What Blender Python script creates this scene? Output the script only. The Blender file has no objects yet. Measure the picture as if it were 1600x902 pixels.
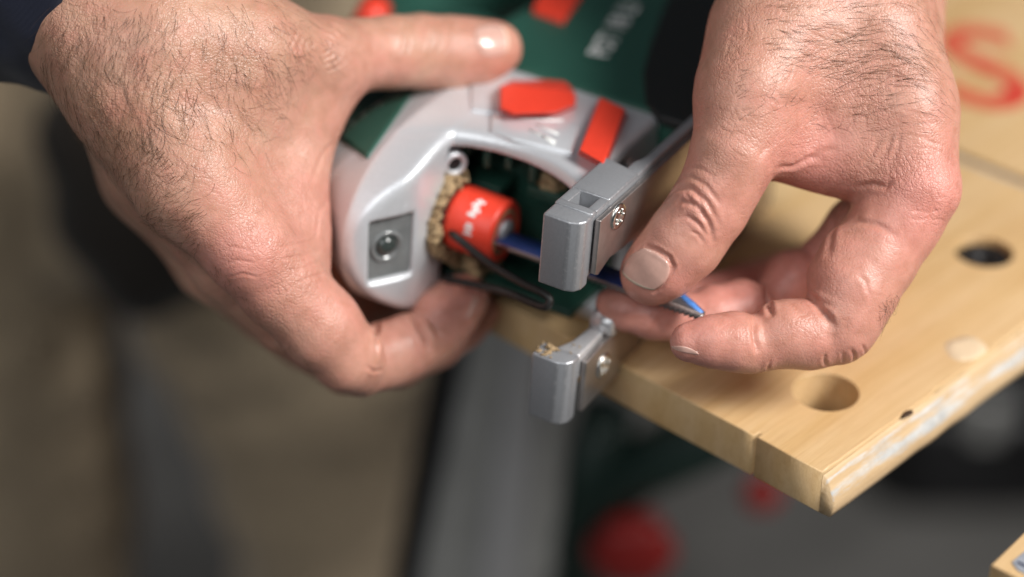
import bpy, bmesh, math, random
import numpy as np
from mathutils import Matrix, Vector
from mathutils.bvhtree import BVHTree

random.seed(7); RNG = np.random.default_rng(11)
S = bpy.context.scene
COL = S.collection

# ------------------------------------------------------------------ camera
F = 3120.0                      # focal length in photo pixels (1600 wide)
PITCH = math.radians(32.5)
TABLE = 830.0                   # table top height, mm
_f = np.array([0, math.cos(PITCH), -math.sin(PITCH)])
_u = np.array([0, math.sin(PITCH), math.cos(PITCH)])
_r = np.array([1.0, 0, 0])
CAMR = np.stack([_r, -_u, _f], 1)            # camera frame: x right, y down, z away

def P(x, y, d):                              # pixel + distance -> camera frame, mm
    return np.array([(x-800)/F*d, (y-451)/F*d, d])

_corner = CAMR @ P(1285, 738, 600)           # board corner, 600 mm away, lies on the table top
CAMPOS = np.array([0, 0, TABLE - _corner[2]])

def toW(p):                                  # camera frame mm -> world metres
    return (np.asarray(p) @ CAMR.T + CAMPOS) * 0.001

def onz(x, y, z):                            # pixel -> world mm on the level z
    q = CAMR @ P(x, y, 1.0)
    return CAMPOS + q*((z - CAMPOS[2])/q[2])

def ony(x, y, Y):                            # pixel -> world mm on the upright plane Y
    q = CAMR @ P(x, y, 1.0)
    return CAMPOS + q*((Y - CAMPOS[1])/q[1])

cam = bpy.data.cameras.new('camera')
cam.sensor_width = 36; cam.lens = 36*F/1600
cam.clip_start = 0.05; cam.clip_end = 60
cam.dof.use_dof = True
cam.dof.focus_distance = 0.597
cam.dof.aperture_fstop = 2.7
cam_o = bpy.data.objects.new('camera', cam); COL.objects.link(cam_o)
cam_o.location = CAMPOS*0.001
cam_o.rotation_euler = (math.pi/2 - PITCH, 0, 0)
S.camera = cam_o

# ------------------------------------------------------------------ light
w = bpy.data.worlds.new('World'); S.world = w; w.use_nodes = True
w.node_tree.nodes['Background'].inputs[0].default_value = (0.80, 0.86, 1.0, 1)
w.node_tree.nodes['Background'].inputs[1].default_value = 0.07

def area(name, loc, target, size, power, color=(1, 1, 1), sy=None):
    l = bpy.data.lights.new(name, 'AREA'); l.energy = power; l.size = size; l.color = color
    if sy: l.shape = 'RECTANGLE'; l.size_y = sy
    o = bpy.data.objects.new(name, l); COL.objects.link(o)
    o.location = loc
    o.rotation_euler = (Vector(target)-Vector(loc)).to_track_quat('-Z', 'Y').to_euler()
    return o
area('workshop_lamp', (1.75, -0.45, 2.70), (0.05, 0.50, 0.88), 0.95, 114, (1.0, 0.975, 0.945))
area('window_light', (-1.0, -1.4, 2.8), (0.0, 0.50, 0.88), 1.8, 30, (0.97, 0.99, 1.0))

vs = S.view_settings
vs.view_transform = 'Standard'; vs.look = 'None'; vs.exposure = 0.0; vs.gamma = 1
S.render.engine = 'CYCLES'

# ------------------------------------------------------------------ helpers: objects
def tag(o, label=None, cat=None, group=None, kind=None):
    if label: o['label'] = label
    if cat: o['category'] = cat
    if group: o['group'] = group
    if kind: o['kind'] = kind
    return o

def empty(name, loc):
    o = bpy.data.objects.new(name, None); COL.objects.link(o)
    o.location = loc; o.empty_display_size = 0.05
    return o

def link_mesh(name, me, mat=None, parent=None, smooth=True):
    o = bpy.data.objects.new(name, me); COL.objects.link(o)
    if mat: me.materials.append(mat)
    if smooth: me.polygons.foreach_set('use_smooth', [True]*len(me.polygons))
    if parent:
        o.parent = parent
        bpy.context.view_layer.update()
        o.matrix_parent_inverse = parent.matrix_world.inverted()
    return o

def mesh_np(name, v, f, mat=None, parent=None, smooth=True):
    me = bpy.data.meshes.new(name)
    me.from_pydata(np.asarray(v, float).tolist(), [], [list(map(int, q)) for q in f])
    bm = bmesh.new(); bm.from_mesh(me)
    bmesh.ops.recalc_face_normals(bm, faces=bm.faces); bm.to_mesh(me); bm.free()
    return link_mesh(name, me, mat, parent, smooth)

def mesh_quads(name, v, q, mat=None, parent=None):     # fast path for big quad arrays (already wound)
    me = bpy.data.meshes.new(name)
    n, m = len(v), len(q)
    me.vertices.add(n); me.vertices.foreach_set('co', np.asarray(v, np.float32).ravel())
    me.loops.add(m*4); me.loops.foreach_set('vertex_index', np.asarray(q, np.int32).ravel())
    me.polygons.add(m); me.polygons.foreach_set('loop_start', np.arange(0, m*4, 4, dtype=np.int32))
    me.update(calc_edges=True); me.validate()
    return link_mesh(name, me, mat, parent, True)

# ------------------------------------------------------------------ helpers: signed distance fields
def smin(a, b, k):
    if k <= 0: return np.minimum(a, b)
    h = np.maximum(k-np.abs(a-b), 0)/k
    return np.minimum(a, b) - h*h*k*0.25
def smax(a, b, k): return -smin(-a, -b, k)

class Grid:
    def __init__(self, lo, hi, h):
        self.lo = np.array(lo, np.float32); self.h = h
        self.n = np.ceil((np.array(hi)-self.lo)/h).astype(int)+1
        self.ax = [self.lo[i]+h*np.arange(self.n[i], dtype=np.float32) for i in range(3)]
    def sub(self, sl):
        g = Grid.__new__(Grid); g.h = self.h
        g.ax = [self.ax[i][sl[i]] for i in range(3)]
        g.lo = np.array([a[0] for a in g.ax], np.float32); g.n = np.array([len(a) for a in g.ax])
        return g
    def new(self): return np.full(self.n, 40.0, np.float32)
    def box(self, lo, hi):
        sl = []
        for i in range(3):
            a = max(0, int((lo[i]-self.lo[i])/self.h)); b = min(self.n[i], int((hi[i]-self.lo[i])/self.h)+2)
            sl.append(slice(a, max(a+1, b)))
        return tuple(sl)
    def xyz(self, sl=None):
        a = self.ax if sl is None else [self.ax[i][sl[i]] for i in range(3)]
        return a[0][:, None, None], a[1][None, :, None], a[2][None, None, :]

def cone(g, fld, a, b, ra, rb, k):
    a = np.asarray(a, np.float32); b = np.asarray(b, np.float32)
    m = max(ra, rb)+k+5
    sl = g.box(np.minimum(a, b)-m, np.maximum(a, b)+m)
    X, Y, Z = g.xyz(sl)
    ba = b-a; L = float(ba @ ba)+1e-6
    px, py, pz = X-a[0], Y-a[1], Z-a[2]
    t = np.clip((px*ba[0]+py*ba[1]+pz*ba[2])/L, 0, 1)
    d = np.sqrt((px-t*ba[0])**2+(py-t*ba[1])**2+(pz-t*ba[2])**2) - (ra+(rb-ra)*t)
    fld[sl] = smin(fld[sl], d, k)

def chain(g, fld, pts, k):
    if len(pts) == 1:
        cone(g, fld, pts[0][:3], pts[0][:3], pts[0][3], pts[0][3], k)
    for p, q in zip(pts[:-1], pts[1:]):
        cone(g, fld, p[:3], q[:3], p[3], q[3], k)

def surface_nets(g, val):
    ins = val < 0
    n = np.array(val.shape)-1
    cnt = np.zeros(n, np.int8)
    offs = [(i, j, k) for i in (0, 1) for j in (0, 1) for k in (0, 1)]
    for o in offs:
        cnt += ins[o[0]:o[0]+n[0], o[1]:o[1]+n[1], o[2]:o[2]+n[2]]
    cells = np.argwhere((cnt > 0) & (cnt < 8))
    cv = {o: val[cells[:, 0]+o[0], cells[:, 1]+o[1], cells[:, 2]+o[2]] for o in offs}
    acc = np.zeros((len(cells), 3)); num = np.zeros(len(cells))
    for o in offs:
        for ax in range(3):
            if o[ax]: continue
            o2 = list(o); o2[ax] = 1; o2 = tuple(o2)
            va, vb = cv[o], cv[o2]
            cr = (va < 0) != (vb < 0)
            t = np.where(cr, va/np.where(cr, va-vb, 1), 0)
            p = np.tile(np.array(o, float), (len(cells), 1)); p[:, ax] = t
            acc += p*cr[:, None]; num += cr
    verts = (cells + acc/num[:, None])*g.h + g.lo
    idx = np.full(n, -1, np.int32); idx[tuple(cells.T)] = np.arange(len(cells))
    quads = []
    for ax in range(3):
        a = [slice(None)]*3; b = [slice(None)]*3
        a[ax] = slice(0, -1); b[ax] = slice(1, None)
        e = np.argwhere(ins[tuple(a)] != ins[tuple(b)])
        u, v_ = [(1, 2), (2, 0), (0, 1)][ax]
        ok = (e[:, u] > 0) & (e[:, v_] > 0) & (e[:, u] < n[u]) & (e[:, v_] < n[v_]); e = e[ok]
        flip = ins[tuple(e.T)]
        def c(du, dv):
            q = e.copy(); q[:, u] += du; q[:, v_] += dv
            return idx[tuple(q.T)]
        q = np.stack([c(-1, -1), c(0, -1), c(0, 0), c(-1, 0)], 1)
        q[~flip] = q[~flip][:, ::-1]
        quads.append(q)
    return verts, np.concatenate(quads)

def smooth(v, q, it=2, lam=0.5):
    e = np.concatenate([q[:, [0, 1]], q[:, [1, 2]], q[:, [2, 3]], q[:, [3, 0]]])
    n = len(v); deg = np.bincount(e[:, 0], minlength=n)+np.bincount(e[:, 1], minlength=n)
    for _ in range(it):
        s = np.zeros_like(v)
        for c in range(3):
            s[:, c] = np.bincount(e[:, 0], v[e[:, 1], c], n)+np.bincount(e[:, 1], v[e[:, 0], c], n)
        v = v + lam*(s/np.maximum(deg, 1)[:, None]-v)
    return v

def subdivide(v, q):                                 # one level of Catmull-Clark on a closed quad mesh
    n, m = len(v), len(q)
    e = np.sort(np.stack([q, np.roll(q, -1, 1)], -1).reshape(-1, 2), 1).astype(np.int64)
    key = e[:, 0]*n+e[:, 1]
    uk, inv = np.unique(key, return_inverse=True); ne = len(uk)
    ev = np.stack([uk//n, uk % n], 1); inv = inv.reshape(m, 4)
    fp = v[q].mean(1); mid = v[ev].mean(1)
    fsum = np.stack([np.bincount(inv.ravel(), np.repeat(fp[:, c], 4), ne) for c in range(3)], 1)
    fc = np.bincount(inv.ravel(), minlength=ne)[:, None]
    ep = (mid*2+fsum)/(2+fc)
    deg = np.maximum(np.bincount(q.ravel(), minlength=n), 1)[:, None]
    Fq = np.stack([np.bincount(q.ravel(), np.repeat(fp[:, c], 4), n) for c in range(3)], 1)/deg
    de = np.maximum(np.bincount(ev.ravel(), minlength=n), 1)[:, None]
    Rq = np.stack([np.bincount(ev.ravel(), np.repeat(mid[:, c], 2), n) for c in range(3)], 1)/de
    vp = (Fq+2*Rq+(deg-3)*v)/deg
    fi = n+ne+np.arange(m)
    nq = np.concatenate([np.stack([q[:, i], n+inv[:, i], fi, n+inv[:, i-1]], 1) for i in range(4)])
    return np.vstack([vp, ep, fp]), nq

def vnormals(v, q):
    fn = np.cross(v[q[:, 2]]-v[q[:, 0]], v[q[:, 3]]-v[q[:, 1]])
    n = np.zeros_like(v)
    for i in range(4):
        for c in range(3):
            n[:, c] += np.bincount(q[:, i], fn[:, c], len(v))
    return n/np.maximum(np.linalg.norm(n, axis=1), 1e-9)[:, None]

_LAT = RNG.random((32, 32, 32)).astype(np.float32)
def vnoise(p, scale):
    p = p/scale; i = np.floor(p).astype(int); f = p-i; f = f*f*(3-2*f); out = 0
    for a in (0, 1):
        for b in (0, 1):
            for c in (0, 1):
                wgt = (f[:, 0] if a else 1-f[:, 0])*(f[:, 1] if b else 1-f[:, 1])*(f[:, 2] if c else 1-f[:, 2])
                out = out + wgt*_LAT[(i[:, 0]+a) % 32, (i[:, 1]+b) % 32, (i[:, 2]+c) % 32]
    return out*2-1

# ------------------------------------------------------------------ helpers: materials
def new_mat(name):
    m = bpy.data.materials.new(name); m.use_nodes = True
    nt = m.node_tree; return m, nt, nt.nodes['Principled BSDF']
def N(nt, t, **kw):
    n = nt.nodes.new(t)
    for k, v in kw.items():
        if hasattr(n, k): setattr(n, k, v)
        else: n.inputs[k.replace('_', ' ')].default_value = v
    return n
def L(nt, a, b): nt.links.new(a, b)
def ramp(nt, fac, stops):
    r = nt.nodes.new('ShaderNodeValToRGB'); cr = r.color_ramp
    while len(cr.elements) < len(stops): cr.elements.new(0.5)
    for e, (p, c) in zip(cr.elements, stops): e.position = p; e.color = (*c, 1)
    L(nt, fac, r.inputs[0]); return r.outputs[0]
def noise(nt, scale, detail=3, rough=0.55, vec=None):
    n = N(nt, 'ShaderNodeTexNoise', Scale=scale, Detail=detail, Roughness=rough)
    if vec is not None: L(nt, vec, n.inputs['Vector'])
    return n.outputs['Fac']
def coords(nt, scale=(1, 1, 1)):
    t = nt.nodes.new('ShaderNodeTexCoord'); mp = nt.nodes.new('ShaderNodeMapping')
    mp.inputs['Scale'].default_value = scale
    L(nt, t.outputs['Object'], mp.inputs[0]); return mp.outputs[0]
def bump(nt, h, dist, strength=1.0, prev=None):
    b = nt.nodes.new('ShaderNodeBump'); b.inputs['Distance'].default_value = dist
    b.inputs['Strength'].default_value = strength; L(nt, h, b.inputs['Height'])
    if prev is not None: L(nt, prev, b.inputs['Normal'])
    return b.outputs[0]
def mix(nt, fac, a, b, mode='MIX'):
    m = nt.nodes.new('ShaderNodeMix'); m.data_type = 'RGBA'; m.blend_type = mode
    for s, v in ((m.inputs[0], fac), (m.inputs[6], a), (m.inputs[7], b)):
        if hasattr(v, 'is_output'): L(nt, v, s)
        elif isinstance(v, (int, float)): s.default_value = v
        else: s.default_value = (*v, 1)
    return m.outputs[2]

def plain(name, color, rough=0.5, metal=0.0, nscale=300, namp=0.12, bdist=0.0, bscale=900, coat=0.0, spec=0.5):
    m, nt, b = new_mat(name); v = coords(nt)
    n = noise(nt, nscale, 4, 0.6, v)
    c = ramp(nt, n, [(0.25, tuple(x*(1-namp) for x in color)), (0.75, tuple(min(1, x*(1+namp)) for x in color))])
    L(nt, c, b.inputs['Base Color'])
    rr = N(nt, 'ShaderNodeMapRange'); rr.inputs['To Min'].default_value = rough*0.85; rr.inputs['To Max'].default_value = min(1, rough*1.15)
    L(nt, n, rr.inputs[0]); L(nt, rr.outputs[0], b.inputs['Roughness'])
    b.inputs['Metallic'].default_value = metal; b.inputs['Coat Weight'].default_value = coat
    b.inputs['Specular IOR Level'].default_value = spec
    if bdist: L(nt, bump(nt, noise(nt, bscale, 3, 0.6, v), bdist), b.inputs['Normal'])
    return m

def skin_material(name):
    m, nt, b = new_mat(name); v = coords(nt)
    big = noise(nt, 45, 4, 0.6, v)
    mid = noise(nt, 260, 3, 0.6, v)
    base = ramp(nt, big, [(0.25, (0.44, 0.24, 0.16)), (0.5, (0.535, 0.305, 0.212)), (0.78, (0.62, 0.375, 0.272))])
    red = N(nt, 'ShaderNodeAttribute', attribute_name='redness')
    bl_ = N(nt, 'ShaderNodeMapRange'); bl_.inputs['From Min'].default_value = .42; bl_.inputs['From Max'].default_value = .75; bl_.inputs['To Max'].default_value = .75
    L(nt, noise(nt, 130, 5, 0.65, v), bl_.inputs[0])
    c = mix(nt, bl_.outputs[0], base, (0.50, 0.21, 0.15))
    c = mix(nt, red.outputs['Fac'], c, (0.68, 0.285, 0.235))
    mott = ramp(nt, mid, [(0.3, (0.80, 0.72, 0.68)), (0.62, (1, 1, 1))])
    c = mix(nt, 0.75, c, mott, 'MULTIPLY')
    L(nt, c, b.inputs['Base Color'])
    b.inputs['Subsurface Weight'].default_value = 0.22
    b.inputs['Subsurface Radius'].default_value = (1.0, 0.35, 0.2)
    b.inputs['Subsurface Scale'].default_value = 0.0035
    b.inputs['Specular IOR Level'].default_value = 0.5
    rr = N(nt, 'ShaderNodeMapRange'); rr.inputs['To Min'].default_value = 0.30; rr.inputs['To Max'].default_value = 0.54
    L(nt, mid, rr.inputs[0]); L(nt, rr.outputs[0], b.inputs['Roughness'])
    # fine criss-cross skin relief
    dist = N(nt, 'ShaderNodeTexNoise', Scale=400.0); L(nt, v, dist.inputs['Vector'])
    ad = N(nt, 'ShaderNodeVectorMath', operation='MULTIPLY_ADD')
    L(nt, dist.outputs['Color'], ad.inputs[0]); ad.inputs[1].default_value = (0.0012,)*3; L(nt, v, ad.inputs[2])
    vo = N(nt, 'ShaderNodeTexVoronoi', feature='DISTANCE_TO_EDGE', Scale=950.0); L(nt, ad.outputs[0], vo.inputs['Vector'])
    lines = N(nt, 'ShaderNodeMapRange'); lines.inputs['From Max'].default_value = 0.22; L(nt, vo.outputs['Distance'], lines.inputs[0])
    vo2 = N(nt, 'ShaderNodeTexVoronoi', feature='DISTANCE_TO_EDGE', Scale=380.0); L(nt, ad.outputs[0], vo2.inputs['Vector'])
    lines2 = N(nt, 'ShaderNodeMapRange'); lines2.inputs['From Max'].default_value = 0.15; L(nt, vo2.outputs['Distance'], lines2.inputs[0])
    n1 = bump(nt, lines.outputs[0], 0.00013, 0.8)
    n2 = bump(nt, lines2.outputs[0], 0.00014, 0.5, n1)
    n3 = bump(nt, noise(nt, 500, 4, 0.6, v), 0.00018, 0.8, n2)
    rel = N(nt, 'ShaderNodeAttribute', attribute_name='relief')
    for nd, k in ((n1, .65), (n2, .5), (n3, .8)):
        ml = N(nt, 'ShaderNodeMath', operation='MULTIPLY'); ml.inputs[1].default_value = k
        L(nt, rel.outputs['Fac'], ml.inputs[0]); L(nt, ml.outputs[0], nd.node.inputs['Strength'])
    L(nt, n3, b.inputs['Normal'])
    return m

def wood_material(name, tone=1.0, worn=False):
    m, nt, b = new_mat(name)
    v = coords(nt, (1, 1, 1))
    st = coords(nt, (4, 75, 30))
    wob = N(nt, 'ShaderNodeTexNoise', Scale=7.0, Detail=2.0); L(nt, v, wob.inputs['Vector'])
    ad = N(nt, 'ShaderNodeVectorMath', operation='MULTIPLY_ADD'); L(nt, wob.outputs['Color'], ad.inputs[0])
    ad.inputs[1].default_value = (0.0, 1.6, 0.6); L(nt, st, ad.inputs[2])
    g1 = noise(nt, 1.0, 5, 0.62, ad.outputs[0])
    fine = noise(nt, 1.0, 3, 0.7, coords(nt, (60, 1600, 900)))
    blot = noise(nt, 14, 3, 0.5, v)
    c = ramp(nt, g1, [(0.28, (0.62*tone, 0.40*tone, 0.175*tone)), (0.45, (0.69*tone, 0.475*tone, 0.24*tone)), (0.58, (0.72*tone, 0.51*tone, 0.28*tone)), (0.74, (0.68*tone, 0.47*tone, 0.24*tone))])
    gl = noise(nt, 1.0, 2, 0.5, coords(nt, (9, 420, 200)))
    c = mix(nt, 0.22, c, ramp(nt, gl, [(0.36, (0.72, 0.60, 0.46)), (0.50, (1, 1, 1))]), 'MULTIPLY')
    c = mix(nt, 0.45, c, ramp(nt, fine, [(0.3, (0.78, 0.70, 0.60)), (0.6, (1, 1, 1))]), 'MULTIPLY')
    c = mix(nt, 0.6, c, ramp(nt, blot, [(0.3, (0.86, 0.80, 0.72)), (0.65, (1.0, 1.0, 1.0))]), 'MULTIPLY')
    L(nt, c, b.inputs['Base Color'])
    b.inputs['Roughness'].default_value = 0.48; b.inputs['Coat Weight'].default_value = 0.08; b.inputs['Coat Roughness'].default_value = 0.35
    L(nt, bump(nt, fine, 0.00025, 0.5), b.inputs['Normal'])
    return m

def painted_edge_material():
    m, nt, b = new_mat('worn_white_paint'); v = coords(nt, (1, 1, 1))
    pn = noise(nt, 1.0, 5, 0.7, coords(nt, (22, 130, 130)))
    sm = noise(nt, 70, 4, 0.7, v)
    wood = ramp(nt, noise(nt, 1.0, 4, 0.6, coords(nt, (8, 300, 300))), [(0.3, (0.50, 0.33, 0.17)), (0.7, (0.68, 0.50, 0.30))])
    paint = ramp(nt, sm, [(0.3, (0.40, 0.40, 0.39)), (0.6, (0.60, 0.59, 0.56))])
    att = N(nt, 'ShaderNodeAttribute', attribute_name='paint')
    mm = N(nt, 'ShaderNodeMath', operation='ADD'); L(nt, pn, mm.inputs[0]); L(nt, att.outputs['Fac'], mm.inputs[1])
    fac = N(nt, 'ShaderNodeMapRange'); fac.inputs['From Min'].default_value = 0.92; fac.inputs['From Max'].default_value = 1.06; L(nt, mm.outputs[0], fac.inputs[0])
    L(nt, mix(nt, fac.outputs[0], wood, paint), b.inputs['Base Color'])
    b.inputs['Roughness'].default_value = 0.6
    L(nt, bump(nt, sm, 0.0008, 0.8), b.inputs['Normal'])
    return m

def fabric_material(name, col, amp=0.15):
    m, nt, b = new_mat(name); v = coords(nt)
    n = noise(nt, 40, 4, 0.6, v)
    c = ramp(nt, n, [(0.3, tuple(x*(1-amp) for x in col)), (0.7, tuple(x*(1+amp) for x in col))])
    L(nt, c, b.inputs['Base Color']); b.inputs['Roughness'].default_value = 0.9; b.inputs['Sheen Weight'].default_value = 0.2
    b.inputs['Specular IOR Level'].default_value = 0.2
    wv = N(nt, 'ShaderNodeTexWave', Scale=900.0, Distortion=1.0); L(nt, v, wv.inputs['Vector'])
    L(nt, bump(nt, wv.outputs['Fac'], 0.0002, 0.6), b.inputs['Normal'])
    return m

M = {}
M['skin'] = skin_material('skin')
M['nail'] = plain('nail', (0.60, 0.365, 0.30), 0.22, 0, 500, 0.06, 0, 900, .3)
M['nail_tip'] = plain('nail_tip', (0.74, 0.60, 0.46), 0.4, 0, 500, 0.05)
M['hair'] = plain('arm_hair', (0.10, 0.052, 0.025), 0.4, 0, 120, .6)
M['silver'] = plain('silver_paint', (0.70, 0.72, 0.75), 0.40, 0.45, 900, 0.04, 0.00002, 5000, 0.2)
M['alu'] = plain('cast_aluminium', (0.37, 0.38, 0.40), 0.48, 0.5, 1500, 0.08, 0.00002, 4500)
M['alu2'] = plain('bright_aluminium', (0.62, 0.62, 0.63), 0.32, 0.6, 900, 0.10, 0.00003, 3500)
def worn_material():
    m, nt, b = new_mat('worn_edge'); v = coords(nt)
    n = noise(nt, 700, 5, .7, v)
    L(nt, ramp(nt, n, [(0.50, (0.38, 0.39, 0.41)), (0.75, (0.58, 0.58, 0.59))]), b.inputs['Base Color'])
    b.inputs['Metallic'].default_value = .6; b.inputs['Roughness'].default_value = .38
    L(nt, bump(nt, n, .0001, .5), b.inputs['Normal']); return m
M['worn'] = worn_material()
M['steel'] = plain('sheet_steel', (0.50, 0.46, 0.44), 0.33, 0.9, 160, 0.16, 0.00005, 900)
M['screw'] = plain('zinc_screw', (0.75, 0.74, 0.70), 0.22, 1.0, 900, 0.1)
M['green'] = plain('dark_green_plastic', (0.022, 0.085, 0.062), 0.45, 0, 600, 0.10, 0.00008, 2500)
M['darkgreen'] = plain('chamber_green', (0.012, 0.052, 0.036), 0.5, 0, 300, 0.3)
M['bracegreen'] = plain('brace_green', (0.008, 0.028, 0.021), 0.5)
M['rubber'] = plain('black_rubber', (0.010, 0.012, 0.012), 0.6, 0, 300, 0.2)
M['red'] = plain('red_plastic', (0.76, 0.055, 0.028), 0.38, 0, 500, 0.05, 0.00004, 2500)
M['redknob'] = plain('dark_red_plastic', (0.24, 0.010, 0.008), 0.45, 0, 100, 0.1)
def faded_ink():
    m, nt, b = new_mat('faded_red_paint'); v = coords(nt)
    L(nt, ramp(nt, noise(nt, 45, 3, .6, v), [(0.35, (0.60, 0.035, 0.025)), (0.65, (0.64, 0.20, 0.10))]), b.inputs['Base Color'])
    b.inputs['Roughness'].default_value = .55; return m
M['redink'] = faded_ink()
M['white'] = plain('white_print', (0.78, 0.80, 0.78), 0.5)
M['wire'] = plain('blackened_wire', (0.016, 0.015, 0.014), 0.45, 0.2, 600, 0.3)
M['bluepaint'] = plain('blue_paint', (0.02, 0.06, 0.23), 0.5, 0.1, 400, 0.2)
M['lightblue'] = plain('light_blue_paint', (0.09, 0.26, 0.68), 0.4, 0.1, 500, 0.25)
M['blade'] = plain('blade_steel', (0.42, 0.38, 0.36), 0.35, 0.9, 500, 0.2)
M['dust'] = plain('sawdust', (0.36, 0.25, 0.135), 0.95, 0, 500, 0.4, 0.0006, 1200)
M['lens'] = plain('grey_lens', (0.20, 0.21, 0.21), 0.22, 0.2, 300, 0.2, 0, 900, 0.6)
M['lensdark'] = plain('dark_lens', (0.035, 0.045, 0.042), 0.2, 0, 300, 0.2, 0, 900, 0.6)
M['wood'] = wood_material('pine_wood')
M['wood_end'] = wood_material('pine_wood_edge', 0.88)
M['paintedge'] = painted_edge_material()
M['khaki'] = fabric_material('khaki_cloth', (0.43, 0.335, 0.225))
M['navy'] = fabric_material('navy_cloth', (0.008, 0.011, 0.026))
M['greymetal'] = plain('grey_bench_metal', (0.50, 0.50, 0.48), 0.45, 0.5, 30, 0.15)
M['floor'] = plain('grey_concrete', (0.085, 0.082, 0.077), 0.85, 0, 9, 0.25)
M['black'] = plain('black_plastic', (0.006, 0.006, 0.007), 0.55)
M['shoe'] = plain('brown_leather', (0.06, 0.035, 0.02), 0.5)
M['sticker'] = plain('grey_sticker', (0.30, 0.32, 0.36), 0.5)
M['ink'] = plain('dark_blue_ink', (0.015, 0.02, 0.06), 0.5)

# ================================================================== SETTING
def grid_sheet(name, x0, x1, y0, y1, z, nx, ny, amp, mat):
    xs = np.linspace(x0, x1, nx); ys = np.linspace(y0, y1, ny)
    X, Y = np.meshgrid(xs, ys, indexing='ij')
    p = np.stack([X.ravel(), Y.ravel(), np.zeros(X.size)], 1)
    p[:, 2] = z + amp*vnoise(p, 0.4)
    i = np.arange(nx*ny).reshape(nx, ny)
    q = np.stack([i[:-1, :-1], i[1:, :-1], i[1:, 1:], i[:-1, 1:]], -1).reshape(-1, 4)
    return mesh_quads(name, p, q, mat)
tag(grid_sheet('floor', -4, 4, -1.5, 6, -0.002, 60, 60, 0.0015, M['floor']), kind='structure')

# ------------------------------------------------------------------ workbench
C0 = onz(1285, 738, TABLE)
eR = onz(1500, 582, TABLE)-C0; eR /= np.linalg.norm(eR)
eL = np.array([-eR[1], eR[0], 0.0])
if eL @ (onz(980, 575, TABLE)-C0) < 0: eL = -eL
BM = Matrix(((eR[0], eL[0], 0, C0[0]*.001), (eR[1], eL[1], 0, C0[1]*.001), (0, 0, 1, TABLE*.001), (0, 0, 0, 1)))
def b2(px, py):                                   # pixel on the table top -> board coordinates, mm
    q = onz(px, py, TABLE)-C0; return float(q @ eR), float(q @ eL)

bench = empty('workbench', (C0[0]*.001+0.1, C0[1]*.001+0.2, 0))
tag(bench, 'pine workbench top with round dog holes and red lettering on grey metal legs', 'workbench')

def board(name, outline, holes, thick, parent, mat, matrix, bev=0.5):
    cu = bpy.data.curves.new('tmp', 'CURVE'); cu.dimensions = '2D'; cu.fill_mode = 'BOTH'
    cu.extrude = thick*0.0005-bev*.001; cu.bevel_depth = bev*.001; cu.bevel_resolution = 2; cu.offset = -bev*.001
    def spl(pts):
        sp = cu.splines.new('POLY'); sp.points.add(len(pts)-1); sp.use_cyclic_u = True
        for p, (x, y) in zip(sp.points, pts): p.co = (x*.001, y*.001, 0, 1)
    spl(outline)
    for (x, y, r) in holes:
        spl([(x+r*math.cos(a), y-r*math.sin(a)) for a in np.linspace(0, 2*math.pi, 48, endpoint=False)])
    o = bpy.data.objects.new('tmp', cu); COL.objects.link(o)
    ev = o.evaluated_get(bpy.context.evaluated_depsgraph_get())
    me = bpy.data.meshes.new_from_object(ev); bpy.data.objects.remove(o)
    me.transform(Matrix.Translation((0, 0, -thick*.0005)))
    me.name = name
    me.materials.clear()
    ob = link_mesh(name, me, mat, None, False)
    ob.matrix_world = matrix; bpy.context.view_layer.update()
    ob.parent = parent; ob.matrix_parent_inverse = parent.matrix_world.inverted()
    return ob

TH = 15.5
YW = b2(600, 380)[1]
gx, gy = b2(1548, 263)                           # the grey gap across the top lies at this distance along the grain
h1 = b2(1290, 612); h2 = b2(1537, 393)
kx, ky = b2(1177, 684)
def wavy(pts, n, amp):                            # slightly uneven sawn edges
    out = []
    for (a, b_) in zip(pts, pts[1:]+pts[:1]):
        a = np.array(a); b_ = np.array(b_)
        for t in np.linspace(0, 1, n, endpoint=False):
            q = a+(b_-a)*t
            out.append(tuple(q + (RNG.normal(0, amp, 2) if 0 < t < 1 else 0)))
    return out
ol = [(0, 0)]+[(x, RNG.normal(0, .22)) for x in np.linspace(4, gx-8, 40)]+[(gx-3.2, 0)]+[(gx-3.2, YW), (0, YW)]
ol += [(RNG.normal(0, .05), y) for y in np.linspace(YW-6, ky+5, 14)]
ol += [(0, ky+0.6), (2.6, ky+0.45), (2.6, ky-0.45), (0, ky-0.6)]
top1 = board('tabletop_board', ol, [(h1[0], h1[1], 10.4), (h2[0], h2[1], 10.2)], TH, bench, M['wood'], BM)
top2 = board('tabletop_board', wavy([(gx+3.2, -4), (gx+330, -4), (gx+330, YW), (gx+3.2, YW)], 6, .1),
             [(gx+150, 40, 10)], TH, bench, M['wood'], BM)
# dark plug in the second hole, and the grey rail that shows through the gap
def cyl_np(n, prof):                              # lathe profile (r, z) -> verts, faces (closed by end fans)
    v = []; f = []
    for (r, z) in prof:
        for a in np.linspace(0, 2*math.pi, n, endpoint=False): v.append((r*math.cos(a), r*math.sin(a), z))
    for i in range(len(prof)-1):
        for j in range(n):
            f.append((i*n+j, i*n+(j+1) % n, (i+1)*n+(j+1) % n, (i+1)*n+j))
    f.append(tuple(range(n))[::-1]); f.append(tuple((len(prof)-1)*n+j for j in range(n)))
    return np.array(v), f
def place(ob, matrix, parent):
    ob.matrix_world = matrix; bpy.context.view_layer.update()
    if parent: ob.parent = parent; ob.matrix_parent_inverse = parent.matrix_world.inverted()
    return ob
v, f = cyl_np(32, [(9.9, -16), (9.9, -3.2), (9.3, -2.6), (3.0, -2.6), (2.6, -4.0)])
place(mesh_np('hole_plug', (v+[h2[0], h2[1], 0])*.001, f, M['black']), BM, bench)

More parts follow.
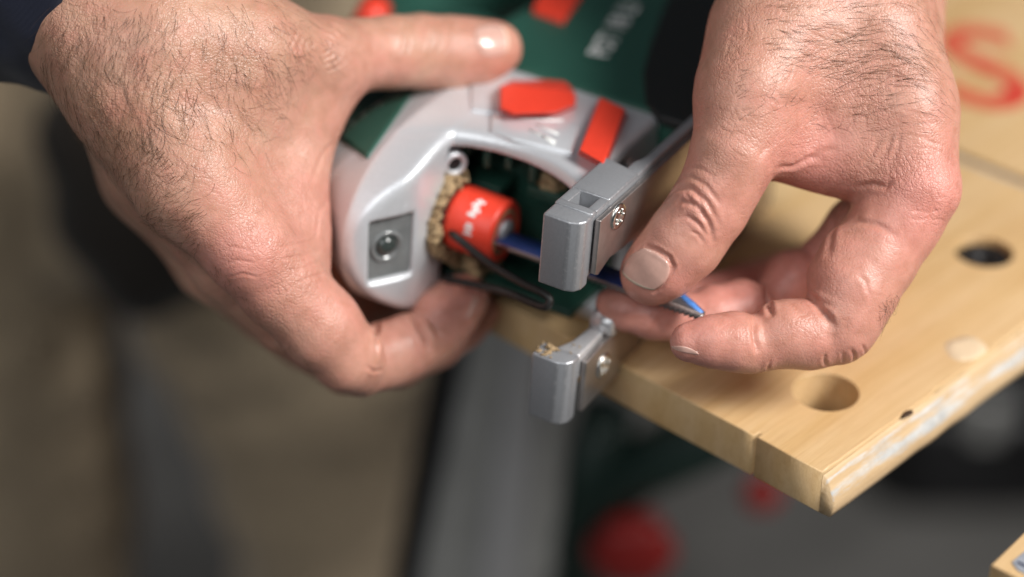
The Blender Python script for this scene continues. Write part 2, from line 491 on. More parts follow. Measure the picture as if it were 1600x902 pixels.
def box_np(x0, x1, y0, y1, z0, z1):
    v = np.array([(x, y, z) for x in (x0, x1) for y in (y0, y1) for z in (z0, z1)], float)
    return v, [(0, 1, 3, 2), (4, 6, 7, 5), (0, 4, 5, 1), (2, 3, 7, 6), (0, 2, 6, 4), (1, 5, 7, 3)]
def bevel_box(name, x0, x1, y0, y1, z0, z1, bev, mat, parent, matrix=None, scale=.001, seg=2):
    v, f = box_np(x0, x1, y0, y1, z0, z1)
    me = bpy.data.meshes.new(name); me.from_pydata((v*scale).tolist(), [], f)
    bm = bmesh.new(); bm.from_mesh(me); bmesh.ops.recalc_face_normals(bm, faces=bm.faces)
    bmesh.ops.bevel(bm, geom=list(bm.edges), offset=bev*scale, segments=seg, profile=.6, affect='EDGES')
    bm.to_mesh(me); bm.free()
    o = link_mesh(name, me, mat, None, True)
    return place(o, matrix or Matrix(), parent)
bevel_box('rail', gx-16, gx+16, 5, YW-5, -42, -16.2, 2, M['greymetal'], bench, BM)
bevel_box('joint_strip', gx-3.0, gx+3.0, 2, YW-5, -16.0, -2.2, .4, M['greymetal'], bench, BM)

# worn, once white-painted lip along the long edge of the front board
prof = [(0.15, -1.4), (1.6, -2.6), (2.2, -4.4), (3.6, -7.0), (4.6, -9.6), (5.0, -12.4), (4.4, -15.0), (1.5, -TH), (-1.2, -TH-0.05)]
pw = [0.15, 0.50, 0.42, 0.60, 0.46, 0.12, 0.0, 0, 0]
xs = np.linspace(0.4, gx-2.4, 170)
vv = []; pa = []
for i, x in enumerate(xs):
    n_ = vnoise(np.array([[x, 3.0*j, 7.0] for j in range(len(prof))]), 9.0)
    for j, (o_, z_) in enumerate(prof):
        taper = 1.0
        vv.append((x, -(o_*taper + (0.45*n_[j] if 0 < j < 7 else 0)), z_+(0.3*n_[j] if 0 < j < 7 else 0))); pa.append(pw[j])
K = len(prof); ff = [(i*K+j, i*K+j+1, (i+1)*K+j+1, (i+1)*K+j) for i in range(len(xs)-1) for j in range(K-1)]
ff += [tuple(range(K)), tuple((len(xs)-1)*K+j for j in range(K))]
lip = mesh_np('painted_lip', np.array(vv)*.001, ff, M['paintedge'])
at = lip.data.attributes.new('paint', 'FLOAT', 'POINT'); at.data.foreach_set('value', np.array(pa, np.float32))
place(lip, BM, bench); lip['label'] = 'chipped white-painted lip along the board edge'
# small dark knot in the edge
kn = b2(1422, 648)
v, f = cyl_np(14, [(0.6, -3.2), (2.6, -1.6), (2.2, 0.05), (0.6, 0.15)])
place(mesh_np('wood_knot', (v*[1.0, .5, .12]+[kn[0], kn[1]+1.0, .05])*.001, f, M['shoe']), BM, bench)

M['filler'] = plain('pale_filler', (0.68, 0.53, 0.35), 0.7, 0, 60, .12, .0004, 400)
fx, fy = b2(1508, 545)
v, f = cyl_np(20, [(8.4, -1), (7.6, .06), (4.0, .16), (1.0, .2)])
v = v*[1.0, .8, 1]; v[:, :2] *= (1+.14*vnoise(v+5, 4))[:, None]
place(mesh_np('filler_patch', (v+[fx, fy, 0])*.001, f, M['filler']), BM, bench)

def text_mesh(name, s, size, mat, matrix, parent, shear=0.0, sx=1.0, thick=0.0):
    cu = bpy.data.curves.new('tmp', 'FONT'); cu.body = s; cu.size = size; cu.align_x = 'LEFT'; cu.align_y = 'BOTTOM'
    cu.shear = shear; cu.extrude = thick; cu.offset = size*0.02; cu.resolution_u = 5
    o = bpy.data.objects.new('tmp', cu); COL.objects.link(o)
    ev = o.evaluated_get(bpy.context.evaluated_depsgraph_get())
    me = bpy.data.meshes.new_from_object(ev); bpy.data.objects.remove(o)
    me.transform(Matrix.Diagonal((sx, 1, 1, 1))); me.name = name; me.materials.clear()
    ob = link_mesh(name, me, mat, None, False)
    return place(ob, matrix, parent)

# red painted letters on the rear board
def letter(s, px, py, size, rot, sx=1.0):
    q = onz(px, py, TABLE)*.001
    mt = Matrix.Translation((q[0], q[1], TABLE*.001+.0004)) @ Matrix.Rotation(rot, 4, 'Z')
    o = text_mesh('painted_letter', s, size, M['redink'], mt, bench, 0.0, sx)
    return o
letter('S', 1497, 205, 0.108, math.radians(-4), 0.70)

# the other clamping jaw, in front, with a grey sticker
q0 = onz(1548, 883, TABLE); qa = onz(1600, 832, TABLE)-q0; qb = onz(1577, 901, TABLE)-q0
qa /= np.linalg.norm(qa); qb -= (qb @ qa)*qa; qb /= np.linalg.norm(qb)
JM = Matrix(((qa[0], qb[0], 0, q0[0]*.001), (qa[1], qb[1], 0, q0[1]*.001), (0, 0, 1, TABLE*.001), (0, 0, 0, 1)))
jaw = board('clamping_jaw', wavy([(0, 0), (260, 0), (260, 110), (0, 110)], 8, .1), [], 18, bench, M['wood'], JM)
jaw['label'] = 'separate pine clamping jaw with a grey sticker'
def j2(px, py):
    q = onz(px, py, TABLE)-q0; return float(q @ qa), float(q @ qb)
sk = board('sticker', [j2(*p) for p in [(1581, 880), (1600, 864), (1650, 832), (1700, 862), (1640, 915), (1600, 897), (1590, 892)]], [], 0.4, bench, M['sticker'],
           JM @ Matrix.Translation((0, 0, .0004)), 0.05)
board('printed_mark', [j2(*p) for p in [(1588, 881), (1591, 879.5), (1630, 900), (1627, 904)]], [], 0.1, bench, M['ink'], JM @ Matrix.Translation((0, 0, .0006)), 0.01)

# legs and lower frame of the bench (far out of focus)
def upright(name, px0, px1, py, Y, ztop, zbot, depth, mat, bev=6, lean=0.0):
    a = ony(px0, py, Y); b_ = ony(px1, py, Y)
    o = bevel_box(name, a[0], b_[0], Y, Y+depth, zbot, ztop, bev, mat, None)
    return o
LEGY = 800
def slab(name, pts_front, Y0, depth, mat, parent, bev=5):     # polygon in the upright plane Y0, with depth
    n = len(pts_front); v = []
    for dy in (0, depth):
        for (x, z) in pts_front: v.append((x, Y0+dy, z))
    f = [tuple(range(n)), tuple(range(2*n-1, n-1, -1))]+[(i, (i+1) % n, n+(i+1) % n, n+i) for i in range(n)]
    me = bpy.data.meshes.new(name); me.from_pydata((np.array(v)*.001).tolist(), [], f)
    bm = bmesh.new(); bm.from_mesh(me); bmesh.ops.recalc_face_normals(bm, faces=bm.faces)
    bmesh.ops.bevel(bm, geom=list(bm.edges), offset=bev*.001, segments=3, profile=.6, affect='EDGES')
    bm.to_mesh(me); bm.free()
    o = link_mesh(name, me, mat, None, True)
    return place(o, Matrix(), parent)
def pz(px, py, Y):
    q = ony(px, py, Y); return (q[0], q[2])
a, b_, c, d = pz(735, 520, LEGY), pz(905, 520, LEGY), pz(868, 902, LEGY), pz(655, 902, LEGY)
def ext(p, q, z):                                  # continue the line p->q to height z
    t = (z-p[1])/(q[1]-p[1]); return (p[0]+(q[0]-p[0])*t, z)
leg = slab('leg', [ext(a, d, TABLE-16), ext(b_, c, TABLE-16), ext(b_, c, 4), ext(a, d, 4)], LEGY, 45, M['greymetal'], bench, 8)
slab('black_strip', [ext(pz(686, 520, LEGY), pz(618, 902, LEGY), TABLE-20), ext(a, d, TABLE-20), ext(a, d, 4), ext(pz(686, 520, LEGY), pz(618, 902, LEGY), 4)], LEGY+4, 35, M['black'], bench, 4)  # plain black strip along the left side of the leg
slab('leg_flange', [ext(pz(795, 520, LEGY), pz(745, 902, LEGY), TABLE-40), ext(pz(850, 520, LEGY), pz(815, 902, LEGY), TABLE-40),
                    ext(pz(850, 520, LEGY), pz(815, 902, LEGY), 60), ext(pz(795, 520, LEGY), pz(745, 902, LEGY), 60)], LEGY-9, 10, M['alu2'], bench, 3)
def rod(name, pts, rad, mat, parent, n=12):        # tube through world points (mm)
    pts = [np.asarray(p, float) for p in pts]; rr = rad if hasattr(rad, '__len__') else [rad]*len(pts)
    v = []; f = []; ref = None
    for i, p in enumerate(pts):
        t = pts[min(i+1, len(pts)-1)]-pts[max(i-1, 0)]; t /= np.linalg.norm(t)
        if ref is None:
            ref = np.cross(t, [0, 0, 1.0]); ref = ref if np.linalg.norm(ref) > .1 else np.cross(t, [1.0, 0, 0])
        ref = ref-(ref @ t)*t; ref /= np.linalg.norm(ref); u = np.cross(t, ref)
        for a_ in np.linspace(0, 2*math.pi, n, endpoint=False): v.append(p+rr[i]*(math.cos(a_)*ref+math.sin(a_)*u))
    for i in range(len(pts)-1):
        for j in range(n): f.append((i*n+j, i*n+(j+1) % n, (i+1)*n+(j+1) % n, (i+1)*n+j))
    f.append(tuple(range(n))); f.append(tuple((len(pts)-1)*n+j for j in range(n)))
    return mesh_np(name, np.array(v)*.001, f, mat, parent)
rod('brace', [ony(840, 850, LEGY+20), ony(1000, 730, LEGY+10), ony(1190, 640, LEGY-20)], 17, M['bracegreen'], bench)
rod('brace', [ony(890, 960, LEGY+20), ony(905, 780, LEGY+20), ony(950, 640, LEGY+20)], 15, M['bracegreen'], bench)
def knob(px, py, Y, rad, parent):
    c_ = ony(px, py, Y); v, f = [], []
    n = 40; prof_ = [(0.35, -.55), (.8, -.5), (1, -.3), (1, .3), (.8, .5), (.3, .55)]
    for (r_, z_) in prof_:
        for a_ in np.linspace(0, 2*math.pi, n, endpoint=False):
            k_ = r_*(1+.07*math.cos(6*a_)) if r_ > .5 else r_
            v.append((rad*k_*math.cos(a_), rad*z_, rad*k_*math.sin(a_)))
    for i in range(len(prof_)-1):
        for j in range(n): f.append((i*n+j, i*n+(j+1) % n, (i+1)*n+(j+1) % n, (i+1)*n+j))
    f.append(tuple(range(n))); f.append(tuple((len(prof_)-1)*n+j for j in range(n)))
    return mesh_np('clamp_knob', (np.array(v)+c_)*.001, f, M['redknob'], parent)
knob(987, 858, LEGY-5, 21, bench); knob(1190, 772, LEGY+60, 10, bench)
ka, kb = ony(985, 862, LEGY-5), ony(985, 862, LEGY-5)+np.array([0, 60, 30])
rod('knob_spindle', [ka, kb], 6, M['greymetal'], bench)
far = pz(1500, 700, 1000)
for xx in (C0[0]+gx*.7+200,):
    bevel_box('leg', xx, xx+55, 900, 945, 0, TABLE-16, 6, M['greymetal'], bench)

# black case on the floor behind the bench
kz = onz(1400, 820, 0); kz2 = onz(1640, 560, 0)
bc = empty('black_case', ((kz[0]+150)*.001, kz[1]*.001+.12, 0))
tag(bc, 'black tool case standing on grey floor beyond the board', 'case')
bevel_box('case_body', kz[0], kz[0]+330, kz[1]+10, kz[1]+250, 0, 120, 25, M['black'], bc, seg=4)
bevel_box('lid', kz[0]+4, kz[0]+326, kz[1]+14, kz[1]+246, 121, 165, 18, M['black'], bc, seg=4)
rod('handle', [(kz[0]+110, kz[1]+12, 105), (kz[0]+112, kz[1]-18, 105), (kz[0]+220, kz[1]-18, 105), (kz[0]+222, kz[1]+12, 105)], 7, M['black'], bc)
for xx in (60, 250): bevel_box('latch', kz[0]+xx, kz[0]+xx+24, kz[1]+6, kz[1]+14, 95, 140, 2, M['greymetal'], bc)

# ================================================================== JIGSAW
JR = np.array([[.502, -.060, .863], [-.449, .835, .319], [.739, .548, -.392]])   # columns: rear, side, blade directions in the camera frame
U_, _, V_ = np.linalg.svd(JR); JR = U_ @ V_
JO = P(775, 365, 648)                              # where the blade leaves the clamp
def jc(p): return np.asarray(p, float) @ JR.T + JO          # tool frame (rear, side, blade) mm -> camera frame
def jw(p): return toW(jc(p))
def junp(px, py, axis, val):                       # pixel -> tool frame on the plane axis=val
    q = JR.T @ P(px, py, 1.0); o = JR.T @ JO
    return q*((val+o[axis])/q[axis])-o
jig = empty('jigsaw', jw((60, 0, 0)))
tag(jig, 'silver and dark green cordless jigsaw with red levers gripped in one hand', 'jigsaw')

def jmesh(name, v, f, mat, smooth=True, bev=0, seg=2, parent=None):
    me = bpy.data.meshes.new(name); me.from_pydata(jw(v).tolist(), [], [list(map(int, q)) for q in f])
    bm = bmesh.new(); bm.from_mesh(me); bmesh.ops.recalc_face_normals(bm, faces=bm.faces)
    worn = mat is M['alu']
    if bev: bmesh.ops.bevel(bm, geom=list(bm.edges), offset=bev*.001, segments=seg, profile=.6, affect='EDGES', **({'material': 1} if worn else {}))
    bm.to_mesh(me); bm.free()
    o = link_mesh(name, me, mat, parent or jig, smooth)
    if worn and bev: me.materials.append(M['worn'])
    return o
def jprism(name, poly, ax, lo, hi, mat, bev=.6, taper=1.0, parent=None):     # polygon (2 tool axes) swept along axis ax
    o2 = [i for i in range(3) if i != ax]; poly = np.array(poly, float); c = poly.mean(0); v = []
    for val, k in ((lo, 1.0), (hi, taper)):
        for p in poly:
            q = np.zeros(3); q[o2] = c+(p-c)*k; q[ax] = val; v.append(q)
    n = len(poly); f = [tuple(range(n)), tuple(range(2*n-1, n-1, -1))]+[(i, (i+1) % n, n+(i+1) % n, n+i) for i in range(n)]
    return jmesh(name, v, f, mat, True, bev, 2, parent)

# gear head (silver): nose, side walls round the open blade chamber, lamp recess
g = Grid((-46, -40, -72), (58, 40, 38), 0.8)
R_, S_, B_ = g.xyz()
t_ = np.clip((10-R_)/49, 0, None)
plan = np.where(R_ < 10, (np.power(t_**2.2+np.power(np.abs(S_)/32, 2.2), 1/2.2)-1)*31, np.abs(S_)-32)
plan = plan + np.clip(-34-B_, 0, None)*0.42
plan = smax(plan, -62-B_+0*R_, 8)
front = smax(smax(plan, (B_-(-17.8+.64*(R_+21.3)))/1.19+0*S_, 2.4), B_+18+0*R_+0*S_, 3.2)
front = smax(front, R_-20+0*S_, 1)
rim = 4.2-0.011*(B_-2)**2
rear = smax(smax(plan, rim-R_+0*S_, 3.5), B_-32+0*R_+0*S_, 3)
rear = smax(rear, R_-50+0*S_+0*B_, 1.5)
hs = smin(front, rear, 1.0)
# chamber
def sbox(c, h, r):
    q = [np.abs(a-c_)-(h_-r) for a, c_, h_ in zip((R_, S_, B_), c, h)]
    return np.sqrt(np.clip(q[0], 0, None)**2+np.clip(q[1], 0, None)**2+np.clip(q[2], 0, None)**2)+np.minimum(np.maximum(np.maximum(q[0], q[1]), q[2]), 0)-r
hs = smax(hs, -sbox((13, 0, 10), (16, 26.3, 38), 4), 1.2)
hs = smax(hs, -sbox((-8, 0, 20), (20, 26.3, 36), 3), 1.0)
hs = smax(hs, -sbox((-10, 30, 22), (26, 20, 34), 5), 1.5)
# lamp recess: tilted box on the under side of the nose
lt = np.array([.843, 0, .538]); ln = np.array([-.538, 0, .843]); lc = np.array([-28.0, 0, -22.0])
dr, db = R_-lc[0], B_-lc[2]
lu = dr*lt[0]+db*lt[2]; lv = dr*ln[0]+db*ln[2]
q = [np.abs(lu)-6.6+0*S_, np.abs(S_)-10.4+0*lu, np.abs(lv)-3.0+0*S_]
rec = np.sqrt(sum(np.clip(a, 0, None)**2 for a in q))+np.minimum(np.maximum(np.maximum(q[0], q[1]), q[2]), 0)-1.2
hs = smax(hs, -rec, .8)
v, q = surface_nets(g, hs.astype(np.float32)); v = smooth(v, q, 2, .4)
house_cam = jc(v); q = q[:, ::-1]                  # the tool frame is mirrored: turn the winding
house = mesh_quads('gear_housing', toW(house_cam), q, M['silver'], jig)
BV_house = BVHTree.FromPolygons([Vector(p) for p in house_cam], q.tolist())

def cast(bvh, px, py):
    d = Vector(P(px, py, 1.0)).normalized()
    hit, nrm, idx, dist = bvh.ray_cast(Vector((0, 0, 0)), d)
    if hit is None: return None, None
    if nrm.dot(d) > 0: nrm = -nrm
    return np.array(hit), np.array(nrm)

# lamp window
def lamp(u, s, n): return lc+lt*u+ln*n+np.array([0, s, 0])
lv_ = [lamp(u, s, n) for n in (-3.6, -2.2) for (u, s) in ((-7.6, -11.4), (7.6, -11.4), (7.6, 11.4), (-7.6, 11.4))]
jmesh('lamp_window', lv_, [(0, 1, 2, 3), (7, 6, 5, 4), (0, 1, 5, 4), (1, 2, 6, 5), (2, 3, 7, 6), (3, 0, 4, 7)], M['lens'], False, .2)
def lathe_j(name, prof_, centre, axis, mat, n=32, parent=None):
    axis = np.array(axis, float); axis /= np.linalg.norm(axis)
    e1 = np.cross(axis, [0, 1, 0.1]); e1 /= np.linalg.norm(e1); e2 = np.cross(axis, e1); vv_ = []; f_ = []
    for (r_, z_) in prof_:
        for a_ in np.linspace(0, 2*math.pi, n, endpoint=False):
            vv_.append(np.array(centre)+axis*z_+r_*(math.cos(a_)*e1+math.sin(a_)*e2))
    for i in range(len(prof_)-1):
        for j in range(n): f_.append((i*n+j, i*n+(j+1) % n, (i+1)*n+(j+1) % n, (i+1)*n+j))
    f_.append(tuple(range(n))); f_.append(tuple((len(prof_)-1)*n+j for j in range(n)))
    return jmesh(name, vv_, f_, mat, True, 0, 2, parent)
lathe_j('lamp_ring', [(5.6, -.6), (5.6, .5), (4.9, .9), (4.2, .4), (3.9, -.1)], lamp(-1.0, -.5, -2.1), ln, M['lens'])
lathe_j('lamp_bulb', [(3.6, -.5), (3.4, .5), (2.4, 1.4), (1.0, 1.9)], lamp(-1.0, -.5, -2.1), ln, M['lensdark'])

# chamber: liner, ribs, bosses, clamp, sawdust
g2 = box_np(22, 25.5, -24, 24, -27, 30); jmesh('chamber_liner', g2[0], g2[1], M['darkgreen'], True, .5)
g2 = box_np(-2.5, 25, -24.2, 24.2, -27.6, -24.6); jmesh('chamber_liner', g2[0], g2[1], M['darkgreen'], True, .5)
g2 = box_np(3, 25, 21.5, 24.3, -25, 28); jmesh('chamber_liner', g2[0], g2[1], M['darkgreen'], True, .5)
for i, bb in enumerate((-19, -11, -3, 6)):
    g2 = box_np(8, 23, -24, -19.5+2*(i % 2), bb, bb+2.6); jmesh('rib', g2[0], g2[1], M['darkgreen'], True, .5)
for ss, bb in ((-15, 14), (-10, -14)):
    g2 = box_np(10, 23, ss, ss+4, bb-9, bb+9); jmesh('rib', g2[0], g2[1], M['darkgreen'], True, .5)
lathe_j('screw_boss', [(4.3, -6), (4.3, 0), (3.9, .5), (2.8, .5), (2.5, 0), (2.5, -4)], (1.5, -19.2, -17.5), (-.55, 0, .84), M['silver'])
lathe_j('screw_recess', [(2.5, -1.5), (2.4, -.2), (1.2, -.4)], (1.5, -19.2, -17.5), (-.55, 0, .84), M['black'])
CL = (1.0, -1.0, 0)
lathe_j('clamp_collar', [(9.5, -15), (10.6, -14.4), (10.8, -13), (10.8, 1.6), (10.3, 2.6), (8.2, 2.9), (7.8, 2.4)], CL, (0, 0, 1), M['red'], 48)
lathe_j('clamp_face', [(7.9, 0), (7.9, 2.45), (6.6, 2.6), (5.6, 1.8)], CL, (0, 0, 1), M['dust'], 40)
lathe_j('clamp_jaw', [(4.4, -1), (4.4, 3.2), (3.6, 4.0), (1.2, 4.1)], CL, (0, 0, 1), M['alu'], 24)
lathe_j('plunger', [(7, -27), (7, -15)], CL, (0, 0, 1), M['alu'], 24)
# white marks printed round the collar
def collar_mark(a0, a1, z0, z1):
    v_ = []; f_ = []; n = 6
    for i in range(n+1):
        a_ = a0+(a1-a0)*i/n
        for z_ in (z0, z1): v_.append((CL[0]+10.9*math.cos(a_), CL[1]+10.9*math.sin(a_), z_))
    for i in range(n): f_.append((2*i, 2*i+1, 2*i+3, 2*i+2))
    jmesh('printed_mark', v_, f_, M['white'], True)
MA = math.radians(197)
for k in range(4):
    collar_mark(MA-.16+.10*k, MA-.10+.10*k, -6.8+.5*(k % 2), -3.6-.5*(k % 2))
for k in range(4):
    collar_mark(MA+.42+.16*k, MA+.52+.16*k, -7.2+.8*(k % 2), -3.2-1.0*((k+1) % 2))
collar_mark(MA+.40, MA+1.06, -5.6, -4.9)
# sawdust packed round the clamp
gd = Grid((-22, -26, -26), (22, 26, -2), 0.55); fd = gd.new()
rs = np.random.default_rng(3)
for k in range(46):
    a_ = math.radians(92+k*4.3); rr_ = 12.6+.9*math.sin(a_*3)
    p = np.array([CL[0]+rr_*math.cos(a_), CL[1]+rr_*math.sin(a_), -17+.8*math.sin(a_*5)]); cone(gd, fd, p+[0, 0, -.8], p+[0, 0, -.8], .9+.9*rs.random(), 1.0, 1.5)
for k in range(260):
    a_ = rs.uniform(math.radians(92), math.radians(288)); rr_ = rs.uniform(11, 15.5)
    p = np.array([CL[0]+rr_*math.cos(a_), CL[1]+rr_*math.sin(a_), rs.uniform(-17, -14)]); cone(gd, fd, p, p+rs.normal(0, .6, 3), rs.uniform(.35, .8), rs.uniform(.2, .5), .7)
for k in range(60):
    p = np.array([rs.uniform(0, 12), rs.uniform(15, 20.5), rs.uniform(-20, -6)]); cone(gd, fd, p, p+rs.normal(0, .8, 3), 1.6, 1.1, .6)
v, q = surface_nets(gd, fd); q = q[:, ::-1]; v = smooth(v, q, 4, .5); v = v-vnormals(v, q)*(.22*vnoise(v, 1.1)+.35*vnoise(v, 4.0))[:, None]
tag(mesh_quads('sawdust', jw(v), q, M['dust'], jig), kind='stuff')
gd = Grid((0, -26, 0), (24, 0, 24), 0.8); fd = gd.new()
for k in range(50):
    p = np.array([rs.uniform(12, 20), rs.uniform(-20, -12), rs.uniform(6, 16)]); cone(gd, fd, p, p+rs.normal(0, .8, 3), 1.8, 1.1, .6)
v, q = surface_nets(gd, fd); q = q[:, ::-1]
tag(mesh_quads('sawdust', jw(v), q, M['dust'], jig), kind='stuff')

# wire guard
def camtube(name, pts, rad, mat, parent, n=10, sub=6):
    pts = np.array(pts, float); out = []                      # Catmull-Rom through camera-frame points
    e = np.vstack([2*pts[0]-pts[1], pts, 2*pts[-1]-pts[-2]])
    for i in range(1, len(e)-2):
        for t in np.linspace(0, 1, sub, endpoint=False):
            p0, p1, p2, p3 = e[i-1:i+3]
            out.append(.5*((2*p1)+(-p0+p2)*t+(2*p0-5*p1+4*p2-p3)*t*t+(-p0+3*p1-3*p2+p3)*t**3))
    out.append(pts[-1])
    return rod(name, [toW(p)*1000 for p in out], rad, mat, parent, n)
camtube('wire_guard', [P(702, 362, 648), P(715, 372, 641), P(765, 412, 634), P(815, 442, 626), P(848, 458, 621), P(859, 469, 620), P(852, 480, 621), P(830, 473, 625), P(790, 457, 632), P(735, 444, 645), P(695, 436, 655)],
        1.3, M['wire'], jig)

# red levers on the side
def jpoly(pix, sv): return [tuple(junp(x, y, 1, sv)[[0, 2]]) for (x, y) in pix]
def jloft(name, lo, slo, hi, shi, mat, bev):
    v_ = [junp(x, y, 1, slo) for x, y in lo]+[junp(x, y, 1, shi) for x, y in hi]; n = len(lo)
    f_ = [tuple(range(n)), tuple(range(2*n-1, n-1, -1))]+[(i, (i+1) % n, n+(i+1) % n, n+i) for i in range(n)]
    o = jmesh(name, v_, f_, mat, False, bev, 3)
    return o
jloft('selector_lever', [(779, 134), (800, 124), (884, 121), (902, 150), (900, 170), (868, 183), (800, 185), (779, 176)], -31,
      [(782, 136), (800, 133), (872, 139), (896, 146), (896, 163), (866, 175), (802, 177), (782, 168)], -37.2, M['red'], .7)
jloft('selector_lever', [(934, 156), (982, 178), (946, 266), (902, 243)], -31, [(939, 152), (976, 170), (943, 256), (905, 234)], -37, M['red'], .7)
jprism('selector_pad', jpoly([(765, 178), (880, 182), (905, 200), (895, 240), (800, 218), (765, 205)], -32.6), 1, -30, -33.0, M['silver'], .8, .98)
jprism('selector_pad', jpoly([(735, 130), (790, 115), (790, 180), (735, 172)], -32.6), 1, -30, -32.8, M['silver'], .6, .98)
for k, (x0, y0, x1, y1) in enumerate([(838, 195, 872, 210), (826, 203, 868, 222), (846, 212, 866, 226), (812, 186, 880, 188)]):
    a_, b1 = junp(x0, y0, 1, -33.0), junp(x1, y1, 1, -33.0); dd = (b1-a_); dd /= np.linalg.norm(dd); pp = np.array([-dd[2], 0, dd[0]])*.45
    jprism('printed_mark', [tuple((z)[[0, 2]]) for z in (a_-pp, b1-pp, b1+pp, a_+pp)], 1, -32.9, -33.2, M['white'], 0)

# dark green inlay pad on the nose: patch that follows the housing
def surf_patch(name, bvh, poly, mat, parent, lift=.5, thick=1.0, res=14, rnd=0.0):
    """poly: 4 pixel corners (a,b,c,d); bilinear grid cast on to the surface and raised"""
    A, B, C_, D = [np.array(p, float) for p in poly]; g_ = []; ok = True
    for i in range(res+1):
        for j in range(res+1):
            u, w_ = i/res, j/res
            if rnd:
                x_, y_ = 2*u-1, 2*w_-1
                u = (1+x_*math.sqrt(1-rnd*y_*y_/2))/2; w_ = (1+y_*math.sqrt(1-rnd*x_*x_/2))/2
            p = A*(1-u)*(1-w_)+B*u*(1-w_)+C_*u*w_+D*(1-u)*w_
            h, n = cast(bvh, *p)
            g_.append((h, n))
    pts = np.array([h if h is not None else (np.nan,)*3 for h, n in g_]); nr = np.array([n if n is not None else (np.nan,)*3 for h, n in g_])
    ok = ~np.isnan(pts[:, 0])
    lf = np.full((res+1)**2, lift)
    if rnd:
        gx_ = np.linspace(-1, 1, res+1); X_, Y_ = np.meshgrid(gx_, gx_, indexing='ij')
        lf = lift*(1-.75*np.abs(X_)**5)*np.where(Y_ < 0, 1-.85*np.abs(Y_)**5, 1+.1*Y_); lf = lf.ravel()
    top = pts+nr*lf[:, None]; bot = pts-nr*thick
    nn = (res+1)**2; v = np.vstack([top, bot]); f = []
    idx = lambda i, j: i*(res+1)+j
    for i in range(res):
        for j in range(res):
            qd = [idx(i, j), idx(i+1, j), idx(i+1, j+1), idx(i, j+1)]
            if ok[qd].all(): f.append(qd); f.append([k+nn for k in qd][::-1])
    edges = {}
    for fc in f[::2]:
        for a_, b1 in zip(fc, fc[1:]+fc[:1]): edges[(a_, b1)] = edges.get((a_, b1), 0)+1
    for (a_, b1) in list(edges):
        if (b1, a_) not in edges: f.append([a_, b1, b1+nn, a_+nn])
    v = np.nan_to_num(v)
    tipf = [k for k, fc in enumerate(f) if rnd and all((m % nn) % (res+1) >= res-1 for m in fc)]
    used = sorted({k for fc in f for k in fc}); mp = {k: i for i, k in enumerate(used)}
    o = mesh_np(name, toW(v[used]), [[mp[k] for k in fc] for fc in f], mat, parent)
    if rnd:
        o.data.materials.append(M['nail_tip'])
        for k in tipf: o.data.polygons[k].material_index = 1
    return o
surf_patch('grip_inlay', BV_house, [(512, 205), (574, 249), (650, 140), (600, 100)], M['green'], jig, .6, 1.0)

# green motor body and handle
g = Grid((46, -46, -130), (250, 46, 56), 1.6)
R_, S_, B_ = g.xyz()
hw = 33.2-0.02*np.clip(R_-60, 0, None); hb = 46-0.06*np.clip(R_-60, 0, None)
qs = np.abs(S_)-(hw-9)+0*B_; qb_ = np.abs(B_+6)-(hb-9)+0*S_
bodyf = np.sqrt(np.clip(qs, 0, None)**2+np.clip(qb_, 0, None)**2)+np.minimum(np.maximum(qs, qb_), 0)-9
bodyf = smax(smax(bodyf, 48-R_+0*S_, 1.5), R_-175+0*S_, 10).astype(np.float32)
hf = g.new()
chain(g, hf, [(96, 0, -62, 17), (84, 0, -92, 17), (110, 0, -104, 18), (170, 0, -98, 18), (212, 0, -72, 19), (216, 0, -20, 21), (180, 0, -5, 24)], 8)
chain(g, hf, [(60, 0, -62, 22), (96, 0, -70, 20)], 6)
bodyf = smin(bodyf, hf, 6)
v, q = surface_nets(g, bodyf); v = smooth(v, q, 2, .4); q = q[:, ::-1]
mesh_quads('motor_body', jw(v), q, M['green'], jig)
gt = Grid((-12, -36, -100), (80, 36, -30), 1.4); ft = gt.new()
chain(gt, ft, [(14, 0, -58, 19), (40, 0, -64, 24), (66, 0, -70, 24)], 8)
v, q = surface_nets(gt, ft); v = smooth(v, q, 2, .4); q = q[:, ::-1]
mesh_quads('top_cover', jw(v), q, M['green'], jig)
# battery pack at the rear
g2 = box_np(176, 236, -30, 30, -34, 44); jmesh('battery_pack', g2[0], g2[1], M['rubber'], True, 5, 3)
# raised black panel on the side, red button, lettering
jprism('black_panel', jpoly([(1016, 70), (1034, 20), (1060, -40), (1230, -60), (1200, 160), (1090, 205), (1030, 186), (1008, 165), (1004, 115)], -33), 1, -31, -34.2, M['rubber'], .8, .99)
jprism('lock_button', jpoly([(830, 20), (880, 38), (912, -10), (850, -25)], -33), 1, -31, -34.4, M['red'], .8, .96)
rod('trigger', [toW(P(575, 45, 735))*1000, toW(P(588, 10, 742))*1000], [7, 6], M['red'], jig)
a_, b1 = junp(957, 93, 1, -33.6), junp(1012, 5, 1, -33.6)
dx = (b1-a_); ln_ = np.linalg.norm(dx); dx /= ln_
up = np.array([dx[2], 0, -dx[0]]);  up = up if up[2] < 0 else -up
mw = np.eye(4)
o_ = jw(a_); X_ = (jw(a_+dx)-o_)*1000; Y_ = (jw(a_+up)-o_)*1000; Z_ = np.cross(X_, Y_)
TM = Matrix(((X_[0], Y_[0], Z_[0], o_[0]), (X_[1], Y_[1], Z_[1], o_[1]), (X_[2], Y_[2], Z_[2], o_[2]), (0, 0, 0, 1)))
text_mesh('lettering', 'PST 18 LI', .0105, M['white'], TM, jig, 0, ln_*.001/(.0105*4.1))

